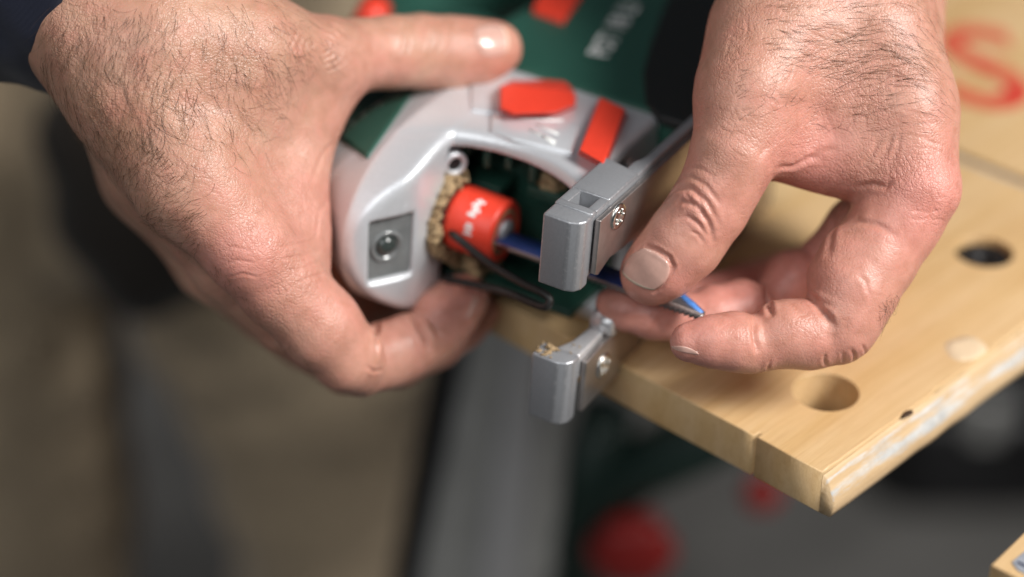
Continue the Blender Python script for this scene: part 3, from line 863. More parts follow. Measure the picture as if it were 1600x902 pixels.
# shoe: two cast prongs, blocks, steel sole plate
def shoe_prong(s0, s1, sgn):
    f0 = -33.5
    # front post with rounded outer corner
    poly = [(f0, 33.6), (f0, 42.5), (f0+1.2, 45.3), (f0+3.5, 46.6), (f0+7.5, 46.6), (f0+7.5, 33.6)]
    jprism('shoe_prong', [(p[0], p[1]) for p in poly], 1, s0, s1, M['alu'], .7)
for s0, s1 in ((-36.2, -11.8), (14.4, 38.2)): shoe_prong(s0, s1, 1)
# block behind the upper prong with its square socket: four walls
for (r0, r1, b0, b1_) in ((-26.2, -23.2, 33.4, 46.2), (-15.5, 4, 33.2, 46.4)):
    jprism('shoe_block', [(r0, b0), (r0, b1_), (r1, b1_), (r1+(3 if r1 > 0 else 0), b0)], 1, -36.6, -14, M['alu'], .6)
jprism('shoe_block', [(-23.4, 33.4), (-23.4, 36.6), (-15.3, 36.6), (-15.3, 33.4)], 1, -36.4, -14, M['alu'], .4)
jprism('shoe_block', [(-23.4, 43.2), (-23.4, 46.3), (-15.3, 46.3), (-15.3, 43.2)], 1, -36.4, -14, M['alu'], .4)
jprism('shoe_block', [(-23.4, 36), (-23.4, 44), (-15.3, 44), (-15.3, 36)], 1, -29, -14, M['rubber'], .2)
jprism('shoe_rail', [(3, 41.5), (3, 46.5), (120, 46.5), (120, 43.0), (14, 43.0), (10, 41.5)], 1, -36.4, -29, M['alu'], .6)
# lower arm
arm = [(-26.4, 38), (-26.4, 46.4), (-4, 46.4), (20, 46.4), (20, 42.5), (-4, 42), (-20, 40.5)]
jprism('shoe_arm', arm, 1, 14.6, 24, M['alu2'], .9)
jprism('shoe_rail', [(19, 42), (19, 46.5), (120, 46.5), (120, 42)], 1, 29, 37, M['alu'], .6)
# sole plate (steel sheet): outline in (rear, side) on the blade side
def arcpts(cx, cy, rad, a0, a1, n): return [(cx+rad*math.cos(a), cy+rad*math.sin(a)) for a in np.linspace(math.radians(a0), math.radians(a1), n)]
sole = [(-25, -34.5), (120, -34.5), (120, 36), (-25, 36), (-25, 17), (-14, 16.2)]
sole += arcpts(-4, 6, 11, 100, 30, 6)+[(60, 8), (60, -5)]+arcpts(-4, -5, 11, -20, -100, 7)+[(-16, -17), (-23, -14.5), (-25, -15.5)]
jprism('sole_plate', sole, 2, 46.9, 48.6, M['steel'], .25)
for (px, py) in ((965, 338), (942, 571)):
    p = junp(px, py, 2, 48.7)
    scw = lathe_j('screw', [(4.3, -.4), (4.3, .35), (3.7, .9), (2.3, .8), (1.9, .1)], p, (0, 0, 1), M['screw'], 28)
    for k in range(6):
        a_ = k*math.pi/3
        lathe_j('screw_lobe', [(.55, 0), (.5, 1.1), (.2, 1.2)], p+np.array([2.3*math.cos(a_), 2.3*math.sin(a_), 0]), (0, 0, 1), M['screw'], 8, scw)
p = junp(957, 505, 2, 47.5)
lathe_j('guide_stud', [(4.2, -6), (4.2, 1.0), (3.4, 1.8), (1, 1.9)], p, (0, 0, 1), M['alu2'], 24)
# support roller arm seen behind the shoe
g2 = box_np(12, 20, -6, 6, 18, 30); jmesh('roller_arm', g2[0], g2[1], M['alu'], True, 1)
# crumbs of sawdust on the lower prong
gd = Grid((-36, 12, 28), (-20, 26, 50), 0.5); fd = gd.new()
for k in range(22):
    p = np.array([rs.uniform(-33, -27), 14.2, rs.uniform(34, 39)]); cone(gd, fd, p, p+np.array([rs.normal(0, .8), -abs(rs.normal(0, .9)), rs.normal(0, .8)]), .5, .3, .3)
for k in range(8):
    p = np.array([rs.uniform(-33, -20), 14.2, rs.uniform(36, 45)]); cone(gd, fd, p, p+rs.normal(0, .5, 3), .35, .25, .2)
v, q = surface_nets(gd, fd); q = q[:, ::-1]
tag(mesh_quads('sawdust', jw(v), q, M['dust'], jig), kind='stuff')

# ------------------------------------------------------------------ saw blade
bl = empty('saw_blade', jw((0, 0, 35)))
tag(bl, 'blue painted jigsaw blade with bare teeth pinched between thumb and fingers', 'saw blade')
def teeth_outline():
    pts = [(3.3, -8), (3.3, 66.0), (0.6, 71.5), (-2.6, 76.6), (-4.6, 77.0)]
    z = 76.4
    while z > 8:
        pts += [(-6.8, z), (-5.5, z-.4)]; z -= 1.7
    pts += [(-5.4, 4), (-5.4, -8)]
    return pts
ol2 = teeth_outline()
jprism('blade_body', ol2, 1, -.55, .55, M['blade'], 0, parent=bl)
jprism('blade_paint', [(3.25, -2), (3.25, 50), (-5.35, 50), (-5.35, -2)], 1, -.64, .64, M['bluepaint'], 0, parent=bl)
jprism('blade_paint', [(3.0, 62.5), (3.0, 66.0), (0.4, 71.3), (-2.9, 76.2), (-3.9, 75.4), (-1.8, 70.5), (0.6, 66.5)], 1, -.64, .64, M['lightblue'], 0, parent=bl)

# ================================================================== PERSON
feet = ony(330, 902, 1150)
person = empty('person', (feet[0]*.001, 1.20, 0))
tag(person, 'person in khaki trousers and navy sleeves holding the jigsaw and pinching its blade', 'person')

def H(lst):                                        # (px, py, distance, radius mm) -> camera frame points
    return [np.array([*P(x, y, d), r]) for (x, y, d, r) in lst]

def build_hand(palm, palm_k, fingers, fing_k, join_k, h, red, creases, bumps=()):
    allp = np.array([p for c in palm+[s_ for f_ in fingers for s_ in f_] for p in H(c)])
    lo = (allp[:, :3]-allp[:, 3:]).min(0)-4; hi = (allp[:, :3]+allp[:, 3:]).max(0)+4
    g = Grid(lo, hi, h); fld = g.new()
    for c in palm: chain(g, fld, H(c), palm_k)
    for segs in fingers:
        pa_ = np.array([p for sg in segs for p in H(sg)])
        sl = g.box((pa_[:, :3]-pa_[:, 3:]).min(0)-8, (pa_[:, :3]+pa_[:, 3:]).max(0)+8); gs_ = g.sub(sl)
        ff_ = gs_.new()
        for i, sg in enumerate(segs):
            f1 = gs_.new(); chain(gs_, f1, H(sg), 2.5)
            ff_ = smin(ff_, f1, fing_k)
        fld[sl] = smin(fld[sl], ff_, join_k)
    v, q = surface_nets(g, fld)
    v = smooth(v, q, 2, .5)
    bv = BVHTree.FromPolygons(v.tolist(), q.tolist())
    v, q = subdivide(v, q)
    n = vnormals(v, q)
    disp = .22*vnoise(v, 9)+.09*vnoise(v+50, 4)+.02*vnoise(v, 1.6)
    for (px, py, rad, amp) in bumps:               # soft local swellings / hollows
        hpt, _ = cast(bv, px, py)
        if hpt is None: continue
        d2 = ((v-hpt)**2).sum(1); disp += amp*np.exp(-d2/rad**2)
    for (poly, wd, dep) in creases:                # skin folds, traced on the surface
        P3 = []
        poly = [np.array(p, float) for p in poly]
        for a_, b1 in zip(poly[:-1], poly[1:]):
            for t in np.linspace(0, 1, 8):
                hpt, _ = cast(bv, *(a_+(b1-a_)*t))
                if hpt is not None: P3.append(hpt)
        if len(P3) < 2: continue
        P3 = np.array(P3)
        near = np.where(((v > P3.min(0)-4*wd-2) & (v < P3.max(0)+4*wd+2)).all(1))[0]
        if not len(near): continue
        vn = v[near]; dm = np.full(len(near), 1e9); fade = np.ones(len(near))
        ns = len(P3)
        for i in range(ns-1):
            a_, b1 = P3[i], P3[i+1]; ba = b1-a_
            if ba @ ba > 100: continue
            t = np.clip(((vn-a_) @ ba)/(ba @ ba+1e-9), 0, 1)
            d_ = np.linalg.norm(vn-a_-t[:, None]*ba, axis=1)
            up = d_ < dm; dm[up] = d_[up]
            fade[up] = np.minimum(1, np.minimum((i+t[up])/ns, 1-(i+t[up])/ns)*4+.15)
        disp[near] += fade*dep*(-np.exp(-(dm/wd)**2)+.35*np.exp(-((dm-2.1*wd)/(1.1*wd))**2))
    v = v+n*disp[:, None]
    rd = np.zeros(len(v))
    for (px, py, d, rad, amt) in red:
        c = P(px, py, d); rd = np.maximum(rd, amt*np.exp(-((v-c)**2).sum(1)/rad**2))
    rd = np.clip(rd+.10*vnoise(v+20, 14), 0, 1)
    rl = np.ones(len(v))
    for segs in fingers:
        for i, sg in enumerate(segs):
            hp = H(sg)[(2 if i == 0 else 0):]
            for a_, b1 in zip(hp[:-1], hp[1:]):
                ba = b1[:3]-a_[:3]; t = np.clip(((v-a_[:3]) @ ba)/(ba @ ba), 0, 1)
                d_ = np.linalg.norm(v-a_[:3]-t[:, None]*ba, axis=1)-a_[3]
                rl = np.minimum(rl, np.clip(d_/8, 0, 1)*.5+.5)
    rl = rl*np.clip(.75+.6*vnoise(v+90, 11), .15, 1.2)
    return v, q, (rd, rl)

def finish_hand(v, q, rd, label):
    o = mesh_quads('hand', toW(v), q, M['skin'], person)
    for nm, arr in zip(('redness', 'relief'), rd):
        at = o.data.attributes.new(nm, 'FLOAT', 'POINT'); at.data.foreach_set('value', arr.astype(np.float32))
    o['label'] = label
    return o, BVHTree.FromPolygons(v.tolist(), q.tolist())

def nail(bvh, hand, root, rootc, tipc, tip, lift=.28, name='nail'):
    """root..tip: pixel corners of the nail: left/right at the root end, left/right at the free end"""
    o = surf_patch(name, bvh, [root, rootc, tipc, tip], M['nail'], hand, lift, .6, 16, .75)
    return o

def hairs(name, bvh, hand, spec, rad=.055):
    V, Fc = [], []; rs_ = np.random.default_rng(5)
    for (poly, count, ang, spread, lmin, lmax, curl) in spec:
        count = int(count*1.5)
        poly = np.array(poly, float); lo, hi = poly.min(0), poly.max(0); made = 0; tries = 0
        while made < count and tries < count*12:
            tries += 1
            p = lo+(hi-lo)*rs_.random(2)
            ins = False; j = len(poly)-1
            for i in range(len(poly)):
                if (poly[i, 1] > p[1]) != (poly[j, 1] > p[1]) and p[0] < (poly[j, 0]-poly[i, 0])*(p[1]-poly[i, 1])/(poly[j, 1]-poly[i, 1])+poly[i, 0]: ins = not ins
                j = i
            if not ins: continue
            h0, n0 = cast(bvh, *p)
            if h0 is None: continue
            aa = ang(p[0], p[1]) if callable(ang) else ang
            a_ = math.radians(aa+16*math.sin(p[0]/47+1.3)+14*math.sin(p[1]/39)+rs_.normal(0, spread*.6))
            d0 = np.array([math.cos(a_), math.sin(a_), 0.0]); d0 -= (d0 @ n0)*n0; d0 /= np.linalg.norm(d0)+1e-9
            Lh = rs_.uniform(lmin, lmax); K_ = 7; bend = rs_.normal(0, curl*.8); side = np.cross(n0, d0)
            hr = rad*rs_.uniform(.5, 1.35); pts = []; pos = h0-n0*.15; th = 0; lift = rs_.uniform(.10, .34)
            for k in range(K_+1):
                pts.append(pos.copy())
                t = k/K_; dirv = math.cos(th)*d0+math.sin(th)*side+n0*(lift*(1-1.7*t))
                pos = pos+dirv/np.linalg.norm(dirv)*Lh/K_; th += bend/K_
                hh = bvh.find_nearest(Vector(pos))
                if hh[0] is not None:
                    dv = (pos-np.array(hh[0])) @ np.array(hh[1])
                    if dv < .12: pos = pos+np.array(hh[1])*(.12-dv)
            base = len(V)
            for k, pt in enumerate(pts):
                rr_ = hr*(1-.75*k/K_)
                t = pts[min(k+1, K_)]-pts[max(k-1, 0)]; t /= np.linalg.norm(t)+1e-9
                e1 = np.cross(t, n0); e1 /= np.linalg.norm(e1)+1e-9; e2 = np.cross(t, e1)
                for m_ in range(3):
                    b_2 = 2*math.pi*m_/3; V.append(pt+rr_*(math.cos(b_2)*e1+math.sin(b_2)*e2))
            for k in range(K_):
                for m_ in range(3):
                    Fc.append((base+3*k+m_, base+3*k+(m_+1) % 3, base+3*k+3+(m_+1) % 3, base+3*k+3+m_))
            made += 1
    o = mesh_quads(name, toW(np.array(V)), np.array(Fc), M['hair'], hand)
    tag(o, kind='stuff')
    return o

# ------------------------------------------------------------------ right hand, gripping the gear head
palmA = [
    [(-330, -200, 632, 20), (-120, -100, 628, 20), (62, -48, 622, 20), (168, 48, 618, 22)],        # forearm, thumb side
    [(-330, -170, 645, 24), (-100, -72, 640, 24), (95, -18, 646, 20), (188, 92, 648, 20)],       # forearm, far side
    [(168, 62, 618, 22.5), (222, 150, 614, 20.5), (300, 275, 612, 17), (392, 388, 614, 14.5)],       # index metacarpal
    [(188, 105, 640, 20), (255, 258, 634, 17), (362, 410, 636, 13)],
    [(192, 110, 655, 18), (245, 268, 655, 16), (345, 420, 658, 12)],
    [(196, 110, 665, 16), (240, 268, 672, 15), (325, 415, 678, 11)],
    [(185, 35, 616, 21), (262, 60, 614, 20), (380, 80, 622, 18), (490, 95, 636, 14)],            # thumb metacarpal
    [(230, 110, 617, 20), (330, 190, 622, 16), (430, 265, 632, 11)],                             # web muscle
    [(240, 90, 617, 19), (360, 140, 624, 16), (455, 185, 634, 11)],
    [(300, 250, 622, 16), (400, 320, 628, 13), (440, 360, 632, 11)],
    [(512, 118, 643, 12), (466, 190, 640, 9.5), (452, 270, 636, 9.0), (446, 350, 630, 9.5), (462, 425, 630, 10.5)],   # web edge
    [(250, 200, 645, 18), (330, 300, 652, 15)],
    [(400, 390, 650, 13), (480, 430, 670, 13), (575, 468, 692, 13)],
]
fingA = [
    [[(392, 388, 614, 14.2), (440, 445, 620, 13.6), (500, 512, 627, 12.8), (543, 558, 634, 11.2), (554, 571, 638, 9.4)],   # index
     [(562, 578, 645, 9.0), (600, 556, 650, 10.6), (636, 542, 653, 10.2), (666, 536, 656, 8.6)],
     [(678, 528, 658, 8.4), (690, 500, 660, 10.4), (714, 476, 662, 9.2), (728, 465, 663, 7.8)]],
    [[(362, 410, 636, 13), (450, 500, 652, 11.5), (540, 572, 668, 9.5)],                          # middle
     [(540, 572, 668, 9.5), (620, 562, 674, 9.3), (684, 536, 677, 8.8)],
     [(684, 536, 677, 8.8), (722, 506, 680, 8.6), (748, 486, 682, 7.2)]],
    [[(345, 420, 658, 12), (440, 500, 676, 10.5), (520, 560, 692, 9)],                            # ring
     [(520, 560, 692, 9), (590, 545, 698, 9)],
     [(590, 545, 698, 9), (630, 505, 700, 8), (650, 490, 700, 7)]],
    [[(325, 415, 678, 11), (410, 490, 696, 9), (470, 540, 708, 8)],                               # little
     [(470, 540, 708, 8), (530, 530, 712, 8)],
     [(530, 530, 712, 8), (570, 500, 714, 7)]],
    [[(490, 95, 636, 14), (512, 92, 640, 13.2), (560, 86, 648, 11.6), (610, 82, 655, 11.8), (655, 80, 661, 12.4)],         # thumb
     [(660, 80, 662, 12.4), (705, 84, 666, 12.2), (745, 82, 668, 11.2), (772, 76, 669, 9.4)]],
]
redA = [(380, 405, 600, 22, .75), (555, 575, 632, 16, .35), (640, 540, 642, 22, .5), (715, 470, 652, 20, .75), (500, 330, 625, 26, .55),
        (530, 470, 625, 25, .5), (560, 160, 640, 22, .45), (760, 70, 660, 20, .35), (740, 500, 675, 20, .6), (470, 440, 610, 22, .4)]
crA = []
for k, (rx, ry) in enumerate(((14, 9), (24, 16), (35, 24), (46, 33))):      # rings of folds over the thumb knuckle
    for (a0, a1) in ((100, 235), (265, 330), (20, 80)):
        a0 += 7*k; crA.append(([(500+rx*math.cos(math.radians(a))*(1+.06*math.sin(a)), 74+ry*math.sin(math.radians(a))*1.15) for a in np.linspace(a0, a1, 9)], .42, .30-.03*k))
for x0 in (632, 643, 664, 690, 703):
    crA.append(([(x0+3, 26), (x0-3, 45), (x0-1, 66), (x0-7, 84)], .55, .22))
crA += [([(590, 556), (587, 535), (589, 505)], .9, .9), ([(572, 572), (586, 582), (598, 578)], .6, .45),
        ([(674, 552), (662, 524), (651, 505), (643, 494)], 1.3, 2.2),
        ([(437, 405), (470, 400), (500, 392)], .5, .22), ([(446, 424), (478, 418), (505, 405)], .5, .24), ([(455, 446), (484, 434), (512, 425)], .5, .22),
        ([(430, 388), (462, 382), (490, 376)], .5, .18), ([(520, 300), (500, 330), (494, 372)], .8, .25),
        ([(530, 215), (505, 240), (485, 290)], .9, .3), ([(345, 395), (365, 385), (392, 392)], .45, .2), ([(350, 415), (372, 405), (400, 410)], .45, .22), ([(357, 432), (380, 425), (404, 432)], .45, .2)]
rsA = np.random.default_rng(21)
for k in range(70):                                 # fine folds over the back of the hand
    x = rsA.uniform(110, 480); y = rsA.uniform(20, 360)
    a = math.radians(rsA.choice([35, 120])+rsA.normal(0, 14)); ll = rsA.uniform(18, 46)
    crA.append(([(x-ll*math.cos(a)/2, y-ll*math.sin(a)/2), (x+rsA.normal(0, 3), y+rsA.normal(0, 3)), (x+ll*math.cos(a)/2, y+ll*math.sin(a)/2)], .45, rsA.uniform(.05, .13)))
bmA = [(612, 520, 8, .8), (690, 478, 8, .8), (545, 490, 9, .7), (375, 405, 10, 1.2), (250, 200, 16, -.9), (330, 160, 18, .8), (440, 150, 14, -.8), (300, 330, 12, .7), (180, 180, 14, .5), (660, 20, 7, 1.0), (500, 70, 9, .6), (430, 300, 14, -.5)]
vA, qA, rdA = build_hand(palmA, 11, fingA, 1.0, 3.0, 1.0, redA, crA, bmA)
handA, BVA = finish_hand(vA, qA, rdA, 'hairy right hand gripping the silver front of the jigsaw')
nail(BVA, handA, (736, 40), (752, 92), (797, 86), (790, 36))
nail(BVA, handA, (726, 505), (741, 485), (747, 470), (741, 462), .2)

hairs('hand_hair', BVA, handA, [
    ([(80, 0), (470, 0), (500, 60), (430, 150), (300, 230), (180, 260), (60, 140)], 230, lambda x, y: 95-(x-80)*.12, 30, 7, 15, 1.1),
    ([(70, 20), (260, 20), (260, 230), (120, 220), (55, 130)], 300, lambda x, y: 100, 22, 5, 13, .8),
    ([(110, 200), (240, 200), (330, 330), (300, 420), (200, 310)], 230, lambda x, y: 125, 26, 4, 9, .9),
    ([(250, 120), (470, 100), (440, 220), (330, 290), (250, 250)], 70, lambda x, y: 45, 40, 5, 11, 1.6),
    ([(330, 400), (450, 520), (510, 600), (480, 590), (400, 510), (320, 425)], 70, 110, 30, 1.5, 3.5, .5),
    ([(400, 30), (530, 30), (520, 120), (420, 130)], 40, 30, 40, 3, 7, 1.5)], .046)

# ------------------------------------------------------------------ left hand, pinching the blade
palmB = [
    [(1300, -380, 668, 27), (1300, -160, 650, 25), (1290, -30, 636, 24), (1310, 40, 628, 22)],
    [(1330, -380, 690, 27), (1340, -160, 672, 26), (1345, -30, 655, 24), (1350, 60, 648, 22)],
    [(1300, 0, 628, 23), (1365, 60, 622, 18.5), (1405, 170, 616, 16), (1428, 292, 612, 14.0)],    # index metacarpal
    [(1350, 20, 645, 22), (1390, 150, 638, 17), (1418, 300, 634, 13.5)],
    [(1350, 20, 655, 22), (1385, 160, 658, 16), (1405, 310, 655, 13)],
    [(1340, 20, 662, 20), (1370, 170, 672, 15), (1385, 320, 672, 12)],
    [(1260, -40, 630, 22), (1215, 60, 618, 20), (1180, 150, 610, 16.5), (1160, 215, 607, 14)],    # thumb metacarpal
    [(1260, 30, 624, 20), (1270, 130, 620, 16), (1262, 200, 617, 11.5)],                          # web muscle
    [(1310, 60, 625, 18), (1330, 160, 620, 14.5), (1345, 225, 618, 12)],
    [(1180, 205, 611, 11), (1225, 218, 617, 9.5), (1285, 238, 619, 9.5), (1340, 242, 618, 10), (1400, 265, 616, 12)],
    [(1290, 100, 645, 18), (1300, 200, 650, 14)],
]
fingB = [
    [[(1428, 292, 612, 13.9), (1400, 345, 613, 13.6), (1362, 405, 612, 13.4), (1334, 455, 610, 13.0), (1318, 497, 609, 11.6), (1312, 515, 609, 10.4)],   # index
     [(1306, 522, 610, 9.8), (1265, 523, 609, 10.4), (1228, 522, 608, 10.1), (1192, 537, 607, 8.7)],
     [(1172, 540, 607, 8.7), (1148, 534, 605, 8.9), (1113, 534, 604, 7.7), (1078, 535, 604, 6.2)]],
    [[(1335, 405, 611, 11), (1318, 435, 611, 11)]],                                                # flesh at the root of the index
    [[(1418, 300, 634, 13.5), (1350, 360, 644, 12), (1292, 420, 648, 10.5), (1272, 440, 648, 9.6)],   # middle
     [(1272, 440, 648, 9.6), (1240, 441, 645, 10.4), (1212, 472, 642, 8.2)],
     [(1190, 488, 640, 7.8), (1160, 484, 638, 9.2), (1115, 492, 635, 8.9), (1082, 501, 633, 7.8)],
     [(1075, 497, 633, 8.2), (1020, 490, 632, 7.8), (975, 482, 632, 6.8), (957, 476, 632, 5.6)]],
    [[(1405, 310, 655, 13), (1340, 370, 668, 11), (1280, 420, 674, 9.5)],                          # ring
     [(1280, 420, 674, 9.5), (1200, 448, 668, 8.8), (1150, 458, 664, 8.6)],
     [(1150, 458, 664, 8.6), (1080, 470, 658, 8), (1045, 468, 656, 6.8)]],
    [[(1385, 320, 672, 12), (1330, 370, 688, 9.5), (1290, 410, 692, 8.5)],                         # little
     [(1290, 410, 692, 8.5), (1220, 430, 690, 8)],
     [(1220, 430, 690, 8), (1160, 440, 686, 7)]],
    [[(1160, 215, 607, 14), (1148, 240, 606, 13.2), (1128, 285, 607, 12.0), (1110, 320, 608, 12.2)],    # thumb
     [(1106, 325, 608, 12.3), (1070, 377, 611, 11.9), (1038, 412, 614, 11.0), (1018, 428, 616, 9.8)]],
]
redB = [(1470, 320, 600, 24, .7), (1440, 260, 600, 25, .35), (1260, 262, 606, 22, .6), (1300, 450, 600, 30, .35), (1230, 520, 598, 25, .35), (1090, 525, 598, 26, .6),
        (1000, 480, 625, 26, .6), (1140, 470, 630, 25, .7), (1030, 450, 606, 20, .5), (1250, 430, 640, 22, .8), (1100, 330, 598, 18, .35), (1330, 550, 600, 15, .35), (1130, 430, 655, 30, .8)]
crB = [
    ([(1040, 312), (1058, 295), (1082, 295), (1104, 316), (1121, 347)], .75, .55),
    ([(1048, 328), (1066, 315), (1088, 320), (1106, 345), (1114, 376)], .75, .60),
    ([(1058, 344), (1074, 338), (1092, 350), (1104, 368)], .6, .42),
    ([(1056, 278), (1080, 276), (1104, 290), (1124, 318)], .6, .30),
    ([(1066, 262), (1092, 262), (1116, 276)], .5, .18), ([(1075, 360), (1090, 366), (1098, 378)], .5, .25),
    ([(1088, 302), (1096, 318), (1100, 332)], .5, .25), ([(1070, 302), (1080, 312), (1084, 326)], .45, .22),
    ([(1212, 263), (1240, 262), (1264, 250), (1282, 246)], .9, .55), ([(1262, 250), (1280, 238), (1304, 234)], .9, .25),
    ([(1338, 294), (1362, 288), (1384, 292), (1392, 284)], .8, .55), ([(1318, 352), (1340, 346), (1372, 352), (1398, 368)], .9, .35),
    ([(1345, 262), (1362, 242), (1372, 222)], .7, .22), ([(1368, 258), (1384, 238), (1394, 214)], .7, .24), ([(1390, 258), (1402, 236), (1406, 212)], .7, .2),
    ([(1330, 545), (1335, 556), (1334, 568)], .55, .5), ([(1346, 538), (1352, 550), (1350, 560)], .5, .3), ([(1290, 553), (1288, 562), (1291, 572)], .55, .5), ([(1204, 562), (1200, 575), (1204, 586)], .5, .3), ([(1316, 548), (1318, 566)], .45, .25),
    ([(1178, 498), (1178, 520), (1182, 546)], .9, .85), ([(1263, 460), (1276, 476), (1290, 492), (1301, 508)], 1.1, .95),
    ([(1268, 462), (1282, 470), (1300, 480)], .8, .45), ([(1340, 428), (1352, 440), (1358, 462)], .7, .15),
    ([(1194, 452), (1199, 470), (1206, 492)], .9, 1.1), ([(1296, 300), (1302, 340), (1296, 400)], 1.2, .5), ([(1172, 270), (1190, 240), (1214, 218)], 1.2, .25),
    ([(1046, 428), (1052, 416), (1046, 402), (1030, 392), (1010, 384)], .6, .65), ([(1046, 430), (1034, 450), (1022, 458)], .5, .35), ([(1004, 384), (985, 404), (967, 424)], .5, .35)]
rsB = np.random.default_rng(31)
for k in range(60):
    x = rsB.uniform(1130, 1470); y = rsB.uniform(10, 250)
    a = math.radians(rsB.choice([15, 100])+rsB.normal(0, 14)); ll = rsB.uniform(18, 44)
    crB.append(([(x-ll*math.cos(a)/2, y-ll*math.sin(a)/2), (x+rsB.normal(0, 3), y+rsB.normal(0, 3)), (x+ll*math.cos(a)/2, y+ll*math.sin(a)/2)], .45, rsB.uniform(.05, .13)))
for k in range(26):
    x = rsB.uniform(1425, 1490); y = rsB.uniform(240, 360); a = math.radians(rsB.normal(-20, 30)); ll = rsB.uniform(10, 22)
    crB.append(([(x-ll*math.cos(a)/2, y-ll*math.sin(a)/2), (x, y+rsB.normal(0, 2)), (x+ll*math.cos(a)/2, y+ll*math.sin(a)/2)], .4, rsB.uniform(.08, .18)))
bmB = [(1308, 425, 9, 1.0), (1236, 500, 8, .7), (1130, 505, 6, .4), (1250, 170, 14, -1.2), (1300, 120, 16, -.6), (1330, 230, 8, .7), (1475, 310, 9, 1.2), (1385, 250, 9, -.6), (1150, 120, 12, .5), (1360, 130, 12, .5), (1290, 210, 9, -.8), (1085, 310, 8, .5)]
vB, qB, rdB = build_hand(palmB, 10, fingB, .7, 1.2, 1.0, redB, crB, bmB)
rdB = (np.clip(rdB[0]+.20, 0, 1), rdB[1])
handB, BVB = finish_hand(vB, qB, rdB, 'left hand pinching the saw blade between thumb and fingers')
nail(BVB, handB, (1005, 379), (1056, 415), (1026, 462), (960, 426), .30)
nail(BVB, handB, (1075, 541), (1098, 556), (1066, 551), (1044, 540), .22)
hairs('hand_hair', BVB, handB, [
    ([(1180, 0), (1460, 0), (1485, 150), (1440, 190), (1280, 150), (1200, 90)], 210, lambda x, y: -22+(x-1200)*.17, 16, 5, 12, .7),
    ([(1230, 60), (1440, 60), (1440, 140), (1260, 130)], 90, lambda x, y: -20+(x-1230)*.2, 14, 6, 13, .7),
    ([(1130, 60), (1230, 60), (1240, 180), (1150, 190)], 40, -25, 25, 4, 8, .8),
    ([(1180, 140), (1400, 170), (1480, 220), (1300, 220)], 40, 10, 25, 3, 8, .9),
    ([(1370, 470), (1410, 455), (1395, 500), (1372, 520)], 26, 60, 45, 3, 6, 1.6)], .042)

# ------------------------------------------------------------------ clothes
def sleeve(name, pts, mat, n=64, K=60, seed=1, extra=()):
    """pts: (px,py,d,r) from the cuff up the arm; wrinkled cloth tube with a turned hem"""
    c = H(pts)+[np.array([*(CAMR.T @ (np.array(w_, float)-CAMPOS)), r_]) for (w_, r_) in extra]; c = np.array(c); t = np.linspace(0, len(c)-1, K)
    ctr = np.stack([np.interp(t, np.arange(len(c)), c[:, i]) for i in range(4)], 1)
    v = []; ref = np.array([0, 0, 1.0])
    rings = [(0, -2.2), (0, -.4)]+[(i, 0) for i in range(K)]
    for (i, off) in rings:
        tg = ctr[min(i+1, K-1), :3]-ctr[max(i-1, 0), :3]; tg /= np.linalg.norm(tg)
        e1 = ref-(ref @ tg)*tg; e1 /= np.linalg.norm(e1); e2 = np.cross(tg, e1)
        for a_ in np.linspace(0, 2*math.pi, n, endpoint=False):
            dirv = math.cos(a_)*e1+math.sin(a_)*e2
            v.append((*ctr[i, :3], *dirv, ctr[i, 3]+off))
    v = np.array(v); pos = v[:, :3]+v[:, 3:6]*v[:, 6:]
    pos = pos+v[:, 3:6]*(1.6*vnoise(pos*[1, 1, 1]+seed*30, 16)+.9*vnoise(pos+seed*10, 7))[:, None]
    R = len(rings); q = [(i*n+j, i*n+(j+1) % n, (i+1)*n+(j+1) % n, (i+1)*n+j) for i in range(R-1) for j in range(n)]
    return mesh_np(name, toW(pos), q, mat, person)
sleeve('sleeve', [(150, -64, 634, 45), (10, -98, 632, 46), (-200, -140, 632, 47), (-420, -235, 650, 50), (-760, -390, 720, 56)], M['navy'], extra=[((-370, 760, 1180), 66), ((-300, 960, 1420), 76)])
sleeve('sleeve', [(1318, -230, 668, 38), (1318, -420, 682, 42), (1300, -700, 720, 50)], M['navy'], seed=2, extra=[((190, 780, 1210), 60), ((140, 970, 1430), 74)])

def trouser_leg(name, pts, mat, n=72, K=110, seed=1):
    c = np.array(pts, float); t = np.linspace(0, len(c)-1, K)
    ctr = np.stack([np.interp(t, np.arange(len(c)), c[:, i]) for i in range(5)], 1)       # x y z rx ry (mm, world)
    v = []
    for i in range(K):
        for a_ in np.linspace(0, 2*math.pi, n, endpoint=False):
            p = np.array([ctr[i, 0]+ctr[i, 3]*math.cos(a_), ctr[i, 1]+ctr[i, 4]*math.sin(a_), ctr[i, 2]]); v.append(p)
    v = np.array(v); nrm = v-np.repeat(ctr[:, :3], n, 0); nrm[:, 2] = 0; nrm /= np.linalg.norm(nrm, axis=1)[:, None]
    v = v+nrm*(9*vnoise(v*[1, 1, .8]+seed*77, 70)+5*vnoise(v*[1, 1, 2.2]+seed*33, 40))[:, None]
    q = [(i*n+j, i*n+(j+1) % n, (i+1)*n+(j+1) % n, (i+1)*n+j) for i in range(K-1) for j in range(n)]
    q += [tuple(range(n)), tuple((K-1)*n+j for j in range(n))]
    return mesh_np(name, v*.001, q, mat, person)
LY = 1010
cr = ony(148, 470, LY)                             # crotch
def legc(px, py, Y=LY): return ony(px, py, Y)
l1a = legc(510, 500); l1b = legc(490, 900)
l2a = legc(-40, 560); l2b = legc(20, 900)
zz = lambda p, q_, z: p+(q_-p)*((z-p[2])/(q_[2]-p[2]))
def xat(px, z):                                    # world x of pixel column px where the plane LY has height z
    best = min(range(300, 1000, 4), key=lambda py: abs(ony(px, py, LY)[2]-z)); return ony(px, best, LY)[0]
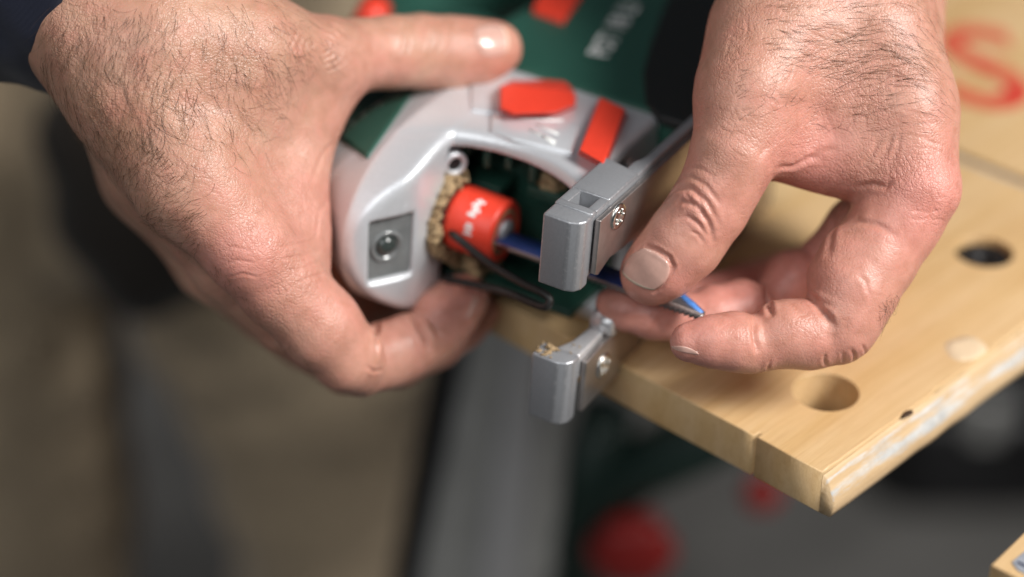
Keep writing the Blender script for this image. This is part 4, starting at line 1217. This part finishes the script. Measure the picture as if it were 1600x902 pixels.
def lg(pl, pr, py):                                # leg section between two pixels on a row
    a_, b1 = ony(pl, py, LY), ony(pr, py, LY); return ((a_[0]+b1[0])/2, LY+60, a_[2], (b1[0]-a_[0])/2, 82)
A1, A2, A3 = lg(150, 655, 470), lg(230, 660, 640), lg(350, 655, 900)
B1, B2, B3 = lg(-280, 140, 470), lg(-240, 165, 640), lg(-220, 185, 900)
trouser_leg('trouser_leg', [(A1[0]-20, LY+75, 1010, A1[3]+6, 96), A1, A2, A3, (A3[0]+5, LY+60, 60, 62, 72)], M['khaki'], seed=1)
trouser_leg('trouser_leg', [(B1[0]+5, LY+75, 1010, B1[3]+10, 96), B1, B2, B3, (B3[0], LY+60, 60, 62, 72)], M['khaki'], seed=2)
trouser_leg('trouser_seat', [(cr[0]-20, LY+95, 1120, 170, 110), (cr[0]-5, LY+90, 1000, 172, 105), (cr[0], LY+85, cr[2]+5, 140, 90)], M['khaki'], K=30, seed=3)
trouser_leg('jacket', [(-80, 1010, 1540, 60, 60), (-80, 1010, 1500, 190, 105), (-80, 1010, 1430, 225, 125), (-80, 1030, 1250, 205, 125), (-85, 1065, 1040, 195, 125)], M['navy'], K=60, seed=5)
pc = [ony(px, py, LY-75) for px, py in ((150, 215), (255, 250), (290, 380), (225, 420), (165, 340))]  # invented dark blob that stands for the shadowy zone under the hand
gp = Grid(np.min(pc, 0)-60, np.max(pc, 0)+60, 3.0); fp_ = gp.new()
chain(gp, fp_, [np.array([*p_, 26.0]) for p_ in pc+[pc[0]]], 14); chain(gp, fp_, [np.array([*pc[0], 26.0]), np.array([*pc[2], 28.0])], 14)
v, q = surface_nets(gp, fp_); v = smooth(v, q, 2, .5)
M['dark_zone'] = fabric_material('dark_zone_brown', (0.022, 0.017, 0.013))
mesh_quads('dark_zone_blob', v*.001, q, M['dark_zone'], person)
for dx_ in (A3[0]+5, B3[0]):
    gs = Grid((dx_-70, LY-140, -4), (dx_+70, LY+150, 110), 4); fs = gs.new()
    chain(gs, fs, [(dx_, LY+85, 44, 42), (dx_, LY+20, 40, 40), (dx_, LY-60, 32, 34), (dx_, LY-95, 26, 26)], 14)
    fs = smax(fs, 2-gs.xyz()[2]+0*fs, 3)
    v, q = surface_nets(gs, fs); mesh_quads('shoe', v*.001, q, M['shoe'], person)
